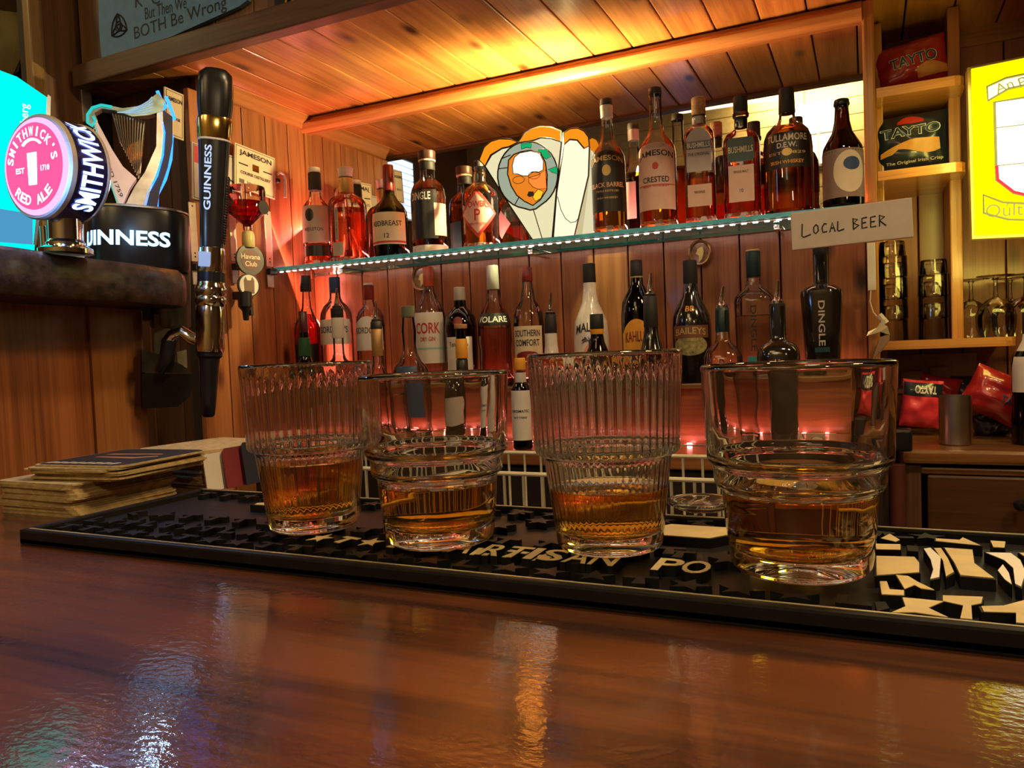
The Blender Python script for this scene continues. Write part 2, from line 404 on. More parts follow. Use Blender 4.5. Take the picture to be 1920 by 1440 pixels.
# ---- lettering
_tc = {}
def text_mesh(s, bold=.0, shear=0.0):
    key = (s, bold, shear)
    if key in _tc: return _tc[key]
    cu = bpy.data.curves.new('lettering', 'FONT'); cu.body = s; cu.size = 1; cu.offset = bold; cu.resolution_u = 3; cu.shear = shear
    ob = bpy.data.objects.new('lettering', cu); COL.objects.link(ob)
    dg = bpy.context.evaluated_depsgraph_get(); me = bpy.data.meshes.new_from_object(ob.evaluated_get(dg))
    v = [tuple(x.co) for x in me.vertices]; f = [tuple(p.vertices) for p in me.polygons]
    bpy.data.objects.remove(ob); bpy.data.meshes.remove(me); bpy.data.curves.remove(cu)
    if not v: v = [(0, 0, 0)]
    x0 = min(a[0] for a in v); x1 = max(a[0] for a in v); y0 = min(a[1] for a in v); y1 = max(a[1] for a in v)
    if s.islower() or any(ch in s for ch in 'gjpqy,'): y0, y1 = min(y0, 0), max(y1, .7)
    r = ([((a[0] - (x0 + x1) / 2) / max(1e-6, x1 - x0), (a[1] - y0) / max(1e-6, y1 - y0) - .5) for a in v], f)
    _tc[key] = r
    return r
def text2d(s, w_, h_, bold=.012, shear=0.0, arch=0.0):
    "flat lettering as (x, z) points centred on 0"
    v, f = text_mesh(s, bold, shear)
    return [(x * w_, z * h_ - arch * (x * 2) ** 2) for x, z in v], f
def flat_text(mb, s, w_, h_, cx=0, cz=0, y=0, bold=.012, rot=0.0, arch=0.0, shear=0.0):
    v, f = text2d(s, w_, h_, bold, shear, arch)
    c, sn = math.cos(rot), math.sin(rot)
    mb.add([(cx + x * c - z * sn, y, cz + x * sn + z * c) for x, z in v], f); return mb
def tri_count_text(mb): return mb

# ================================================================== STRUCTURE
MIR_Y = 173.0
CEIL = 68.0
WL = -142.6          # left wall of the back bar
FLOOR = -118.0
def structure(name, mb, mat, smooth=False):
    o = part(name, mb, mat, smooth=smooth); o['kind'] = 'structure'; return o

RBACK, RFRONT, RLEFT, RRIGHT, RTOP = 203.0, -150.0, -262.0, 190.0, 152.0
structure('floor', MB().box(((RLEFT + RRIGHT) / 2, (RBACK + RFRONT) / 2, FLOOR - 2), (RRIGHT - RLEFT + 8, RBACK - RFRONT + 8, 4)), plain('floor_boards', (.08, .04, .025), .5))
structure('ceiling_room', MB().box(((RLEFT + RRIGHT) / 2, (RBACK + RFRONT) / 2, RTOP + 2), (RRIGHT - RLEFT + 8, RBACK - RFRONT + 8, 4)), plain('cream_ceiling', (.40, .30, .15), .8))
CREAM = plain('cream_boarding', (.55, .42, .20), .6)
wf = structure('wall_front', MB().box(((RLEFT + RRIGHT) / 2, RFRONT - 2, (RTOP + FLOOR) / 2), (RRIGHT - RLEFT + 8, 4, RTOP - FLOOR)), CREAM)
bd = mesh('board', MB().box((0, 0, 0), (120, 1.0, 9.6), ch=.25))
for k in range(9):
    for j in range(2):
        o = part('board', bd, CREAM, wf, loc=(-92 + j * 121, RFRONT + .6, 66 + k * 10))
structure('wall_right', MB().box((RRIGHT + 2, (RBACK + RFRONT) / 2, (RTOP + FLOOR) / 2), (4, RBACK - RFRONT, RTOP - FLOOR)), plain('dim_brown_wall', (.14, .07, .035), .7))
structure('wall_left_room', MB().box((RLEFT - 2, (RBACK + RFRONT) / 2, (RTOP + FLOOR) / 2), (4, RBACK - RFRONT, RTOP - FLOOR)), plain('dim_brown_wall', (.14, .07, .035), .7))
structure('wall_back_room', MB().box(((RLEFT + RRIGHT) / 2, RBACK + 2, (RTOP + FLOOR) / 2), (RRIGHT - RLEFT + 8, 4, RTOP - FLOOR)), plain('dim_brown_wall', (.14, .07, .035), .7))
# windows seen in the mirror
win = structure('window_1', MB().box((-24, RFRONT + 1.5, 122), (32, 2, 38), ch=.4), plain('white_window_frame', (.7, .68, .62), .5))
glow = emis('daylight_pane', (1.0, .93, .75), 3.0)
for a, b in ((-1, -1), (1, -1), (-1, 1), (1, 1)):
    part('pane', MB().box((-24 + a * 7.4, RFRONT + 2.6, 122 + b * 9.0), (13.6, .6, 16.4)), glow, win)
win2 = structure('window_2', MB().box((RLEFT + 1.5, -46, 104), (2, 52, 38), ch=.4), plain('white_window_frame', (.7, .68, .62), .5))
glow2 = emis('blue_daylight_slat', (.45, .62, 1.0), 2.2)
sl = mesh('slat', MB().box((0, 0, 0), (.6, 48, 3.2)))
for k in range(9): part('slat', sl, glow2, win2, loc=(RLEFT + 3.0, -46, 88 + k * 4.0))

# back wall behind the bottles (boards below the glass shelf)
wb = structure('wall_back', MB().box(((WL + 1.5) / 2, MIR_Y + 4.6, -10), (1.5 - WL, 4, 176)), UNDER)
pw = 8.4
pm = mesh('plank', MB().box((0, 0, 0), (pw - .28, 1.6, 58), ch=.28))
x = WL + pw / 2; k = 0
while x < -3:
    part('plank', pm, PINE_W, wb, loc=(x, MIR_Y + .8, -5.2)); x += pw
lw_ = .4 - (x - pw / 2)
if lw_ > 1: part('plank', MB().box((0, 0, 0), (lw_, 1.6, 58), ch=.28), PINE_W, wb, loc=(x - pw / 2 + lw_ / 2, MIR_Y + .8, -5.2))
# left wall of the alcove
wl = structure('wall_left', MB().box((WL - 3.6, (133 + 178) / 2, -20), (4, 45, 176)), UNDER)
pm = mesh('plank', MB().box((0, 0, 0), (1.6, pw - .28, 128), ch=.28))
for k in range(5): part('plank', pm, PINE_W, wl, loc=(WL - .8, 177.5 - pw * (k + .5) - 4, 0.8))
# brown boards further left and forward
WL2 = -172.0
PY_ = at_x(76, 80, WL2 + 2.0).y
wl2 = structure('wall_left_front', MB().box((WL2 - 3.6, (PY_ + 137) / 2, 10), (4, 137 - PY_, 256)), UNDER)
pm = mesh('plank', MB().box((0, 0, 0), (1.6, 9.6, 190), ch=.3))
for k in range(int((134 - PY_) / 9.9)): part('plank', pm, BROWN_W, wl2, loc=(WL2 - .8, PY_ + 1.7 + 9.9 * (k + .5), 50))
pm = mesh('plank', MB().box((0, 0, 0), (9.6, 1.6, 190), ch=.3))
wl3 = structure('wall_left_return', MB().box((-158, 137.8, 20), (30, 4, 230)), UNDER)
for k in range(3): part('plank', pm, BROWN_W, wl3, loc=(-167.5 + 9.8 * k, 135, 30))
structure('trim_post', MB().box((WL2 - .5, PY_, 10), (2.4, 3.0, 254), ch=.4), wood('post_yellow_wood', (.30, .17, .05), (.45, .27, .09), 'z', knots=0))
structure('trim_cornice_left', MB().prism([(0, 0), (2.6, 0), (2.2, -1.0), (1.2, -2.0), (.8, -3.2), (0, -3.4)], 134, MIR_Y).xf(lambda v: Vector((WL + v.x, v.y, CEIL + v.z))), PINE_Y, True)
# panelled canopy ceiling
ce = structure('ceiling', MB().box((-60, (126 + 206) / 2, CEIL + 2.6), (400, 80, 2)), UNDER)
cw = 9.25
c1 = mesh('plank', MB().box((0, 0, 0), (cw - .3, 48, 1.4), ch=.3)); c2 = mesh('plank', MB().box((0, 0, 0), (cw - .3, 77, 1.4), ch=.3))
x = -56.3 - cw * 13 + cw / 2
while x < 110:
    if x < 3: part('plank', c1, PINE_C, ce, loc=(x, 126 + 24, CEIL + .7))
    else: part('plank', c2, PINE_C, ce, loc=(x, 126 + 38.5, CEIL + .7))
    x += cw
# fascia above the canopy edge, and its lower beam
structure('trim_beam', MB().box((-32, 124.4, CEIL + 1.6), (276, 3.6, 5.0), ch=.35), BROWN_X)
fa = structure('wall_fascia', MB().box((-32, 126.9, CEIL + 44), (276, 2, 80)), BROWN_X)
fb = mesh('board', MB().box((0, 0, 0), (10.6, 1.2, 78), ch=.25))
for k in range(25): part('board', fb, wood('fascia_board', (.14, .07, .025), (.24, .125, .045), 'z', knots=.6) if k == 0 else MATS['fascia_board'], fa, loc=(-164 + 10.9 * k, 125.3, CEIL + 43.5))

# mirror with its frame
mirror_mat = plain('mirror_silver', (.72, .68, .62), .012, 1.0, var=.01)
MX1 = 0.2
mr = thing('wall_mirror', 'large wood-framed mirror behind the whiskey bottles reflecting the plank ceiling', 'mirror', ((WL + MX1) / 2, MIR_Y, 24))
part('mirror_pane', MB().box((0, -.2, 21), (MX1 - WL, .5, 42.5)), mirror_mat, mr)
def bead(len_): return [(0, -1.2), (-1.1, -1.1), (-1.9, -.4), (-2.1, .5), (-1.6, 1.3), (-.6, 1.7), (0, 1.7)]
part('frame_top', MB().prism([(0, 0), (-1.4, -.2), (-2.3, .7), (-2.5, 1.9), (-1.9, 2.8), (-.9, 3.3), (-.9, 3.9), (0, 3.9)], -(MX1 - WL) / 2, (MX1 - WL) / 2, 'yz').xf(lambda v: Vector((v.x, v.y - .2, v.z + 39.9))), PINE_T, mr, True)
part('frame_side', MB().box(((MX1 - WL) / 2 + 1.1, .6, -6), (2.2, 4.6, 99.0), ch=.4), PINE_V, mr)
part('frame_side', MB().box((-(MX1 - WL) / 2 + .3, -.7, 20), (.6, 1.4, 42), ch=.15), PINE_V, mr)

# ------------------------------------------------------------------ bar top in front
BZ = -11.2
bar = thing('bar_counter', 'glossy red-brown varnished wooden bar top in the foreground', 'bar counter', (-30, 20, BZ))
part('top', MB().box((18, -20.2, -1.8), (290, 92, 3.6), ch=.5), BAR_W, bar)
part('edge_board', MB().box((18, 27.2, -2.4), (290, 2.6, 4.6), ch=.5), BAR_W, bar)
part('front_panel', MB().box((18, 19, -55), (290, 3, 102)), PANEL_W, bar)

# ------------------------------------------------------------------ back counter
CZ = -21.0
bc = thing('back_counter', 'long wooden back counter under the rows of spirit bottles', 'counter', (-71, 158, CZ))
part('top', MB().box((0, .8, -1.5), (147, 28, 3.0), ch=.4), wood('counter_wood', (.17, .06, .02), (.32, .13, .04), 'x', rough=.3, coat=.5, lat=40, lon=3, knots=.2), bc)
part('riser', MB().box((0, 8.4, 6.0), (146, 13, 12.0), ch=.2), wood('riser_wood', (.18, .06, .025), (.32, .11, .04), 'x', rough=.35, lat=60, lon=2.5, knots=0), bc)
part('riser_ledge', MB().box((0, 7.6, 12.4), (146.5, 14.0, 1.1), ch=.25), wood('ledge_wood', (.24, .11, .03), (.40, .20, .06), 'x', rough=.3, lat=60, lon=3, knots=0), bc)
part('front_panel', MB().box((0, -10, -50), (146, 3, 94)), plain('very_dark_wood', (.02, .011, .008), .5), bc)
LEDGE = CZ + 12.95

# right-hand cabinet and counter
RC = (60, 178, CZ)
rc = thing('side_counter', 'brown wooden side counter with a drawer below the crisp packets', 'counter', RC)
RX0 = at_y(1692, 840, 158).x
CW = MATS['counter_wood']
part('top', MB().box(((RX0 + 120) / 2 - 60, 2.5, -1.3), (120 - RX0, 47, 2.6), ch=.6), wood('side_counter_wood', (.15, .065, .02), (.30, .13, .04), 'x', rough=.3, coat=.5, lat=40, lon=3, knots=.2), rc)
part('side_panel', MB().box((RX0 - 60 + 1.5, 2.5, -50), (3, 44, 94)), BROWN_W, rc)
dr = part('drawer', MB().box((RX0 - 60 + 42, -18.4, -12.5), (76, 2.4, 15.5), ch=.5), wood('drawer_wood', (.07, .03, .010), (.12, .05, .016), 'x', rough=.35, lat=40, lon=3, knots=.3), rc)
kp = at_y(1912, 945, 157)
part('knob', MB().lathe([(0, 0), (.9, .1), (1.1, .8), (.6, 1.4), (.5, 2.2)], 16).xf(lambda v: Vector((v.x, -v.z, v.y))).xf(lambda v: Vector((kp.x - 60 + v.x, kp.y - 178 + v.y, kp.z - CZ + v.z))), BLACK, dr, True)
part('rail', MB().box((RX0 - 60 + 42, -18.2, -4.0), (78, 3, 1.2), ch=.3), CW, rc)
part('lower_front', MB().box((RX0 - 60 + 42, -17.6, -58), (78, 2.4, 72)), plain('very_dark_wood', (.02, .011, .008), .5), rc)

# wall unit with open shelves on the right
UY = 176.0
def shelf_z(py, px=1640): return at_y(px, py, UY).z
S1, S2, S3 = shelf_z(184), shelf_z(340), shelf_z(655, 1700)
UX0 = 2.6
xr = solve(1812, UY, S1)
pxl = solve(1780, 187, 20); pxr = solve(1803, 187, 20)
su = thing('shelf_unit', 'pine wall shelving unit with crisp packets and tumblers right of the mirror', 'shelf', (30, 190, 0))
RBW = wood('unit_back_board', (.22, .06, .025), (.36, .12, .05), 'z', rough=.4, lat=50, lon=2.4, knots=.7)
for i in range(12):
    part('back_board', MB().box((UX0 - 30 + 8.6 * (i + .5), 11.6, 24), (8.35, 1.4, 88), ch=.2), RBW, su)
part('side_post', MB().box(((pxl + pxr) / 2 - 30, 2, (CEIL + S3) / 2), (pxr - pxl, 14, CEIL - S3 - .3), ch=.3), PINE_V, su)
part('side_post', MB().box((UX0 - 30 + .6, 4, 23), (1.6, 18, 89), ch=.3), PINE_V, su)
def board(z, x0, x1, th, nm='shelf_board'):
    pts = [(x0, UY), (x1 - 2.0, UY), (x1 - .9, UY + .5), (x1 - .25, UY + 1.4), (x1, UY + 2.8), (x1, 201), (x0, 201)]
    part(nm, MB().prism([(a - 30, b - 190) for a, b in pts], z, z + th, 'xy'), PINE_T, su)
board(S1, UX0, xr, 1.9); board(S2, UX0, xr, 1.9); board(S3, UX0, solve(1909, UY, S3), 1.8)
structure('trim_unit_top', MB().box((60, 201, CEIL - 2), (110, 2, 4)), PINE_T)

# ------------------------------------------------------------------ glass shelf, LED strips
SZ = 25.0
SY0, SY1 = 157.5, 172.3
xs0, xs1 = WL + .3, MX1 - .6
gs = thing('glass_shelf', 'long clear glass shelf with a teal front edge carrying the whiskey bottles', 'shelf', ((xs0 + xs1) / 2, 165, SZ))
part('glass_pane', MB().box((0, 0, -.45), (xs1 - xs0, SY1 - SY0, .88)), G_SHELF, gs)
part('front_edge', MB().box((0, SY0 - 165 - .16, -.45), (xs1 - xs0, .3, .88), ch=.08), plain('teal_glass_edge', (.05, .20, .18), .15, var=.6, scale=30, coat=1.0, emit=(.08, .35, .30), es=.25), gs)  # edge is no lamp; weak emission put into its material
for xx in (-55, 0, 55):
    part('bracket', MB().box((xx, 4, -1.6), (1.2, 9, 1.4), ch=.2), CHROME, gs)
def led_strip(label, y, z, n, x0, x1, s, col, dn):
    t = thing('led_strip', label, 'light strip', ((x0 + x1) / 2, y, z))
    part('strip_base', MB().box((0, 0, 0), (x1 - x0, .8, .22)), WHITE, t)
    lm = mesh('led', MB().box((0, 0, 0), (s, .5, .3), ch=.1))
    mt = emis('led_' + label.split()[0], col, dn)
    for i in range(n):
        xx = (i + .5) / n * (x1 - x0) - (x1 - x0) / 2
        part('led', lm, mt, t, loc=(xx, -.1, -.24 if z > 20 else .24))
    return t
led_strip('white LED strip under the front edge of the glass shelf', SY0 + .5, SZ - 1.05, 64, xs0 + .5, xs1 - .5, 1.0, (1, .80, .72), 4)
led_strip('red LED strip lying on the counter at the foot of the riser', 158.4, CZ + .12, 24, xs0 + 2, xs1 - 2, 1.0, (1, .25, .22), 40)

# ------------------------------------------------------------------ bottles
def rprof(prof, z):
    for (z0, r0_), (z1, r1_) in zip(prof, prof[1:]):
        if z0 <= z <= z1:
            t = (z - z0) / max(1e-6, z1 - z0); return r0_ + (r1_ - r0_) * t
    return prof[-1][1]
def bottle(label, px, top, base, w_px, Y, bz, prof, glass, caps=(), labels=(), liq=None, sq=2.0, group=None, turn=0.0, pourer=False, pr_top=None, cat='bottle', name='spirit_bottle', base_disc=None, foot=False):
    """prof: (z fraction, r fraction); sizes come from where the bottle stands; caps: (z0, z1, r0, r1, mat, name)
       labels: dict(z0, z1, hw (half angle), mat, texts=[(string, z, height, half width, mat)])"""
    x_ = solve(px, Y, bz); H = solve_z(x_, Y, top) - bz; dep = proj((x_, Y, bz + H / 2))[2]
    R = w_px / 2 * dep / FPX / (1.0 if sq == 2.0 else 1.12)
    t = thing(name, label, cat, (x_, Y, bz), to_cam((x_, Y, 0)) * .6 + turn, group)
    P = [(z * H, r * R) for z, r in prof]
    seg = 36
    flat = sq > 2.5
    lat = [(0, 0), (P[0][1] * .90, 0.0), (P[0][1] * .985, .22)] + [(r, max(z, .45)) for z, r in P]
    part('glass_body', MB().lathe(lat, seg, ex=sq), glass, t, True)
    if liq:
        lv, lm_ = liq
        Q = [(0, .75)] + [(max(.05, rprof(P, z) - .28), z) for z in [.75 + (lv * H - .75) * i / 14 for i in range(15)]]
        Q.append((0, lv * H))
        part('liquid', MB().lathe(Q, 28, ex=sq, caps=False), lm_, t, True)
    if foot:
        part('led_catching_base', MB().lathe([(P[0][1] * .9, -.0), (P[0][1] * 1.012, .15), (P[0][1] * 1.012, .045 * H), (P[0][1] * .97, .05 * H)], seg, ex=sq), FROST, t, True)
    if base_disc:
        part('base_rim', MB().lathe([(P[0][1] * .9, .05), (P[0][1] * 1.01, .15), (P[0][1] * 1.01, base_disc * H), (P[0][1] * .95, base_disc * H + .02)], seg, ex=sq), PAPERW, t, True)
    for c in caps:
        z0, z1, ra, rb, mt = c[:5]
        e = min(.12, (z1 - z0) * H * .2)
        o = part(c[5] if len(c) > 5 else 'cap', MB().lathe([(ra * R * .96, z0 * H), (ra * R, z0 * H + e), (rb * R, z1 * H - e), (rb * R * .93, z1 * H)], 24), mt, t, True)
    for lb in labels:
        z0, z1, hw, mt = lb['z0'] * H, lb['z1'] * H, lb['hw'], lb['mat']
        a0 = lb.get('a', 0.0); off = lb.get('off', .05)
        nz, na = 8, 14
        shape = lb.get('shape'); nm = lb.get('name', 'label')
        def S(u, z, o_=0.0, tx_=False):       # u in -1..1
            if flat:
                hwid = R * 1.0 * rprof(prof, min(z / H, lb.get('flatz', 1))) * 1.0
                xx = u * (1.0 if tx_ else hw) * R; return (xx, -(hwid * (1.0 / 1.0) + off + o_), z)
            th = -PI / 2 + a0 + u * (1.0 if tx_ and hw < .01 else hw); rr = rprof(P, z) + off + o_
            return (rr * math.cos(th), rr * math.sin(th), z)
        if shape in ('diamond', 'round'):
            vs = []; fs = []
            n = 28 if shape == 'round' else 4 * 6
            zc, zh = (z0 + z1) / 2, (z1 - z0) / 2
            rings = 6
            for r_ in range(rings + 1):
                q = r_ / rings
                for i in range(n):
                    if shape == 'round': a, b = math.cos(2 * PI * i / n), math.sin(2 * PI * i / n)
                    else:
                        sgm, tt = divmod(i, 6); tt /= 6; cs = [(1, 0), (0, 1), (-1, 0), (0, -1), (1, 0)]
                        a = cs[sgm][0] * (1 - tt) + cs[sgm + 1][0] * tt; b = cs[sgm][1] * (1 - tt) + cs[sgm + 1][1] * tt
                    vs.append(S(a * q, zc + b * q * zh))
            for r_ in range(rings):
                for i in range(n):
                    fs.append((r_ * n + i, r_ * n + (i + 1) % n, (r_ + 1) * n + (i + 1) % n, (r_ + 1) * n + i))
            lo = part(nm, MB().add(vs, fs), mt, t, True)
        else:
            vs = []; fs = []
            for i in range(nz + 1):
                for j in range(na + 1):
                    u = -1 + 2 * j / na; z = z0 + (z1 - z0) * i / nz
                    if shape == 'arch': z = z0 + (z1 - z0 - (lb.get('arch', .10) * H) * u * u) * i / nz
                    if shape == 'hex': u *= 1 - .12 * max(0, abs(i / nz - .5) * 2 - .7) / .3
                    vs.append(S(u, z))
            for i in range(nz):
                for j in range(na):
                    a = i * (na + 1) + j; fs.append((a, a + 1, a + na + 2, a + na + 1))
            lo = part(nm, MB().add(vs, fs), mt, t, True)
        for tx in lb.get('texts', ()):
            s_, zf, hf, wf_, tm = tx[:5]; arch = tx[5] if len(tx) > 5 else 0; vert = tx[6] if len(tx) > 6 else False
            tv, tf = text_mesh(s_, .015)
            vs = []
            for (a, b) in tv:
                if vert: u, z = b * hf, zf * H - a * wf_ * H * 1.0
                else: u, z = a * 2 * wf_, zf * H + b * hf * H - arch * H * (2 * a) ** 2
                vs.append(S(u, z, .05, True))
            part('lettering', MB().add(vs, tf), tm, lo)
    if pourer:
        zt = solve_z(x_, Y, pr_top) - bz
        ztop = H
        part('pourer_collar', MB().lathe([(.9, ztop - .2), (1.15, ztop), (1.15, ztop + .5), (.7, ztop + .8), (.5, ztop + 1.2)], 16), BLACK if pourer != 'chrome' else CHROME, t, True)
        part('pourer_spout', MB().tube([(0, 0, ztop + .8), (-.1, 0, ztop + 1.6), (.15, -.2, (ztop + zt) / 2 + .5), (.35, -.5, zt)], [.55, .42, .34, .26], 10), CHROME, t, True)
    return t
UYB = 163.5
upper_y = UYB
whis = [(0, 1), (.55, 1), (.60, .96), (.64, .80), (.68, .52), (.72, .38), (.8, .34), (.95, .34)]
GL = 'upper shelf bottles'
bottle('clear whiskey bottle with black neck wrap and grey label, leftmost on the glass shelf', 598, 315, 498, 52, UYB, SZ,
       [(0, 1), (.54, 1), (.60, .93), (.645, .72), (.68, .48), (.72, .42), (.93, .40)], G_CLEAR,
       [(.77, .95, .47, .45, BLACKM, 'neck_wrap'), (.95, 1, .42, .42, WHITE, 'stopper')],
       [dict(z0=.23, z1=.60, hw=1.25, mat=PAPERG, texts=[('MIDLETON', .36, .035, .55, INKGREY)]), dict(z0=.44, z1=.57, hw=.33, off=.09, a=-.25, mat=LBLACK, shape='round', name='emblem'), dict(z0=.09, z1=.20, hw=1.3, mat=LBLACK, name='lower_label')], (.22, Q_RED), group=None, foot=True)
bottle('wide clear whiskey bottle with big white stopper and gold-patterned neck', 656, 315, 489, 72, UYB + .5, SZ,
       [(0, 1), (.58, 1), (.64, .95), (.68, .80), (.71, .50), (.74, .36), (.9, .36)], G_CLEAR,
       [(.90, 1, .34, .40, WHITE, 'stopper'), (.74, .89, .375, .375, LGOLD, 'neck_label')],
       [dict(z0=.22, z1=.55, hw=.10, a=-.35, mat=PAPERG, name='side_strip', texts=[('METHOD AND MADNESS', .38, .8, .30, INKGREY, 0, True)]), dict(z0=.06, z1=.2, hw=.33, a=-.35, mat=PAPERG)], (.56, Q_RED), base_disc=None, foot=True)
bottle('dark green whiskey bottle with red capsule and tan label', 735, 310, 485, 66, UYB - .5, SZ,
       [(0, 1), (.42, 1), (.50, .95), (.56, .78), (.62, .50), (.68, .33), (.9, .30)], G_GREEN,
       [(.72, 1, .33, .30, CAPRED, 'capsule')],
       [dict(z0=.13, z1=.47, hw=1.2, mat=PAPER, texts=[('REDBREAST', .35, .055, .75, INK), ('12', .22, .05, .12, INK)]), dict(z0=.145, z1=.165, hw=1.2, off=.08, mat=LRED, name='label_band')], (.45, Q_DARK))
bottle('rounded whiskey bottle with dark wood stopper and black DINGLE label'.replace('DINGLE ', ''), 808, 284, 471, 66, UYB - .5, SZ,
       [(0, 1), (.55, 1), (.62, .95), (.67, .82), (.71, .55), (.735, .42), (.88, .40)], G_CLEAR,
       [(.915, 1, .50, .50, plain('dark_walnut_stopper', (.06, .025, .012), .4), 'stopper'), (.895, .915, .49, .49, PAPER, 'ring'), (.81, .895, .46, .44, BLACKM, 'capsule')],
       [dict(z0=.13, z1=.60, hw=1.0, mat=LBLACK, a=-.3, texts=[('DINGLE', .54, .075, .62, LWHITE)]), dict(z0=.16, z1=.47, hw=.45, a=.95, mat=PAPERP, off=.08, name='side_label'), dict(z0=.10, z1=.4, hw=.5, a=PI, mat=LTEAL, name='back_label')], (.62, Q_AMBER), base_disc=.07)
bottle('clear glass whiskey bottle with red and white diamond label', 904, 303, 467, 68, UYB, SZ,
       [(0, 1), (.56, 1), (.64, .95), (.70, .74), (.74, .42), (.78, .36), (.84, .38), (.88, .34), (.905, .40), (.93, .40)], G_CLEAR,
       [(.935, 1, .26, .28, BLACKM, 'cap')],
       [dict(z0=.10, z1=.66, hw=1.15, mat=LRED, shape='diamond', name='diamond_border'),
        dict(z0=.15, z1=.61, hw=.95, off=.09, mat=plain('pink_white_label', (.78, .45, .38), .5), shape='diamond', texts=[('POWERS', .485, .065, .72, LRED, .02), ('P', .36, .13, .17, LRED), ('IRISH WHISKEY', .26, .025, .5, LRED)]), dict(z0=.2, z1=.55, hw=.6, a=PI, mat=PAPERW, shape='diamond', name='back_label')], (.40, Q_AMBER), foot=True)
jp = [(0, .97), (.03, 1), (.52, 1), (.575, .95), (.62, .78), (.66, .54), (.70, .40), (.80, .33), (.90, .32), (.955, .34)]
bottle('tall whiskey bottle with black and gold label and black cap right of the stained-glass lamp', 1145, 186, 439, 64, UYB - 1.5, SZ, jp, G_CLEAR,
       [(.95, 1, .37, .36, BLACKM, 'cap'), (.86, .95, .36, .37, plain('cream_neck_wrap', (.66, .6, .5), .4), 'neck_wrap')],
       [dict(z0=.15, z1=.60, hw=1.25, mat=LBLACK, shape='arch', arch=.05, texts=[('JAMESON', .535, .05, .85, LGOLD, .02), ('BLACK BARREL', .345, .035, .85, plain('peach_print', (.8, .45, .25), .5)), ('TRIPLE DISTILLED', .30, .014, .55, LGOLD), ('IRISH WHISKEY', .25, .014, .5, LGOLD)]), dict(z0=.41, z1=.49, hw=.25, off=.1, mat=LGOLD, shape='round', name='crest'), dict(z0=.2, z1=.5, hw=.5, a=PI, mat=PAPERW, name='back_label')], (.58, Q_AMBER), foot=True)
bottle('tallest whiskey bottle with pink-tan label and black cap, middle of the right-hand row', 1236, 166, 427, 70, UYB - 1.5, SZ, jp, G_CLEAR,
       [(.955, 1, .36, .35, BLACKM, 'cap')],
       [dict(z0=.12, z1=.59, hw=1.2, mat=PAPERP, shape='arch', arch=.04, texts=[('JAMESON', .51, .055, .85, INK, .02), ('CRESTED', .33, .04, .6, INK), ('IRISH WHISKEY', .285, .014, .6, LRED)]), dict(z0=.40, z1=.45, hw=.16, off=.1, mat=LRED, shape='round', name='crest'), dict(z0=.29, z1=.296, hw=1.1, off=.09, mat=LRED, name='label_line')], (.57, Q_AMBER), foot=True)
bottle('square-shouldered clear whiskey bottle with cork and grey arched label', 1316, 184, 416, 62, UYB - 1, SZ,
       [(0, 1), (.66, 1), (.71, .95), (.75, .75), (.775, .48), (.79, .42), (.84, .42), (.86, .46)], G_CLEAR,
       [(.86, 1, .46, .47, CORK, 'cork'), (.79, .85, .45, .45, PAPERG, 'neck_label')],
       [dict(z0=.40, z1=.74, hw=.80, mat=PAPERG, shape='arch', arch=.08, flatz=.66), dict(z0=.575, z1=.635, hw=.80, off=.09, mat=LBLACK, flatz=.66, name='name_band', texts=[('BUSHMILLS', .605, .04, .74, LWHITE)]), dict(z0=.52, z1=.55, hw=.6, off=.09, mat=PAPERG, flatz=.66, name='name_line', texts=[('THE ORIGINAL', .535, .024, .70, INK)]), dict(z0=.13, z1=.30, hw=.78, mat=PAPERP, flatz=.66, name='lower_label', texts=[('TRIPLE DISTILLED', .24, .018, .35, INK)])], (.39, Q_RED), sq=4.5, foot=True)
bottle('whiskey bottle full of red-lit liquid with teal and pale pink labels', 1394, 182, 409, 74, UYB - 1, SZ,
       [(0, 1), (.57, 1), (.64, .96), (.69, .80), (.72, .50), (.74, .36), (.84, .34), (.87, .38)], G_CLEAR,
       [(.87, 1, .40, .40, BLACKM, 'cap'), (.835, .87, .45, .45, G_CLEAR2, 'neck_ring'), (.75, .835, .36, .36, LBLACK, 'neck_label')],
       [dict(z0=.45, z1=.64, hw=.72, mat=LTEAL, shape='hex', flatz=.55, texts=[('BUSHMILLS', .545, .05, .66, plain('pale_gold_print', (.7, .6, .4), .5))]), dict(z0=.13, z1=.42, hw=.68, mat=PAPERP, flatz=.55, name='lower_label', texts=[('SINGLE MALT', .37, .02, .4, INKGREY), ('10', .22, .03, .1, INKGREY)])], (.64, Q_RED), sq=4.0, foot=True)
bottle('broad-shouldered amber whiskey bottle with black cap and black label', 1480, 166, 400, 88, UYB - 2, SZ,
       [(0, .97), (.02, 1), (.52, 1), (.60, .96), (.66, .84), (.705, .62), (.735, .38), (.77, .33), (.8, .32)], G_CLEAR,
       [(.80, 1, .34, .31, BLACKM, 'cap')],
       [dict(z0=.34, z1=.62, hw=1.1, mat=LBLACK, texts=[('TULLAMORE', .575, .055, .8, PAPER), ('D.E.W.', .515, .04, .36, PAPERW), ('EST. 1829', .455, .022, .7, LGOLD), ('IRISH WHISKEY', .385, .028, .62, LORANGE)]), dict(z0=.43, z1=.49, hw=.2, off=.1, mat=LGOLD, shape='round', name='emblem')], (.68, Q_AMBER))
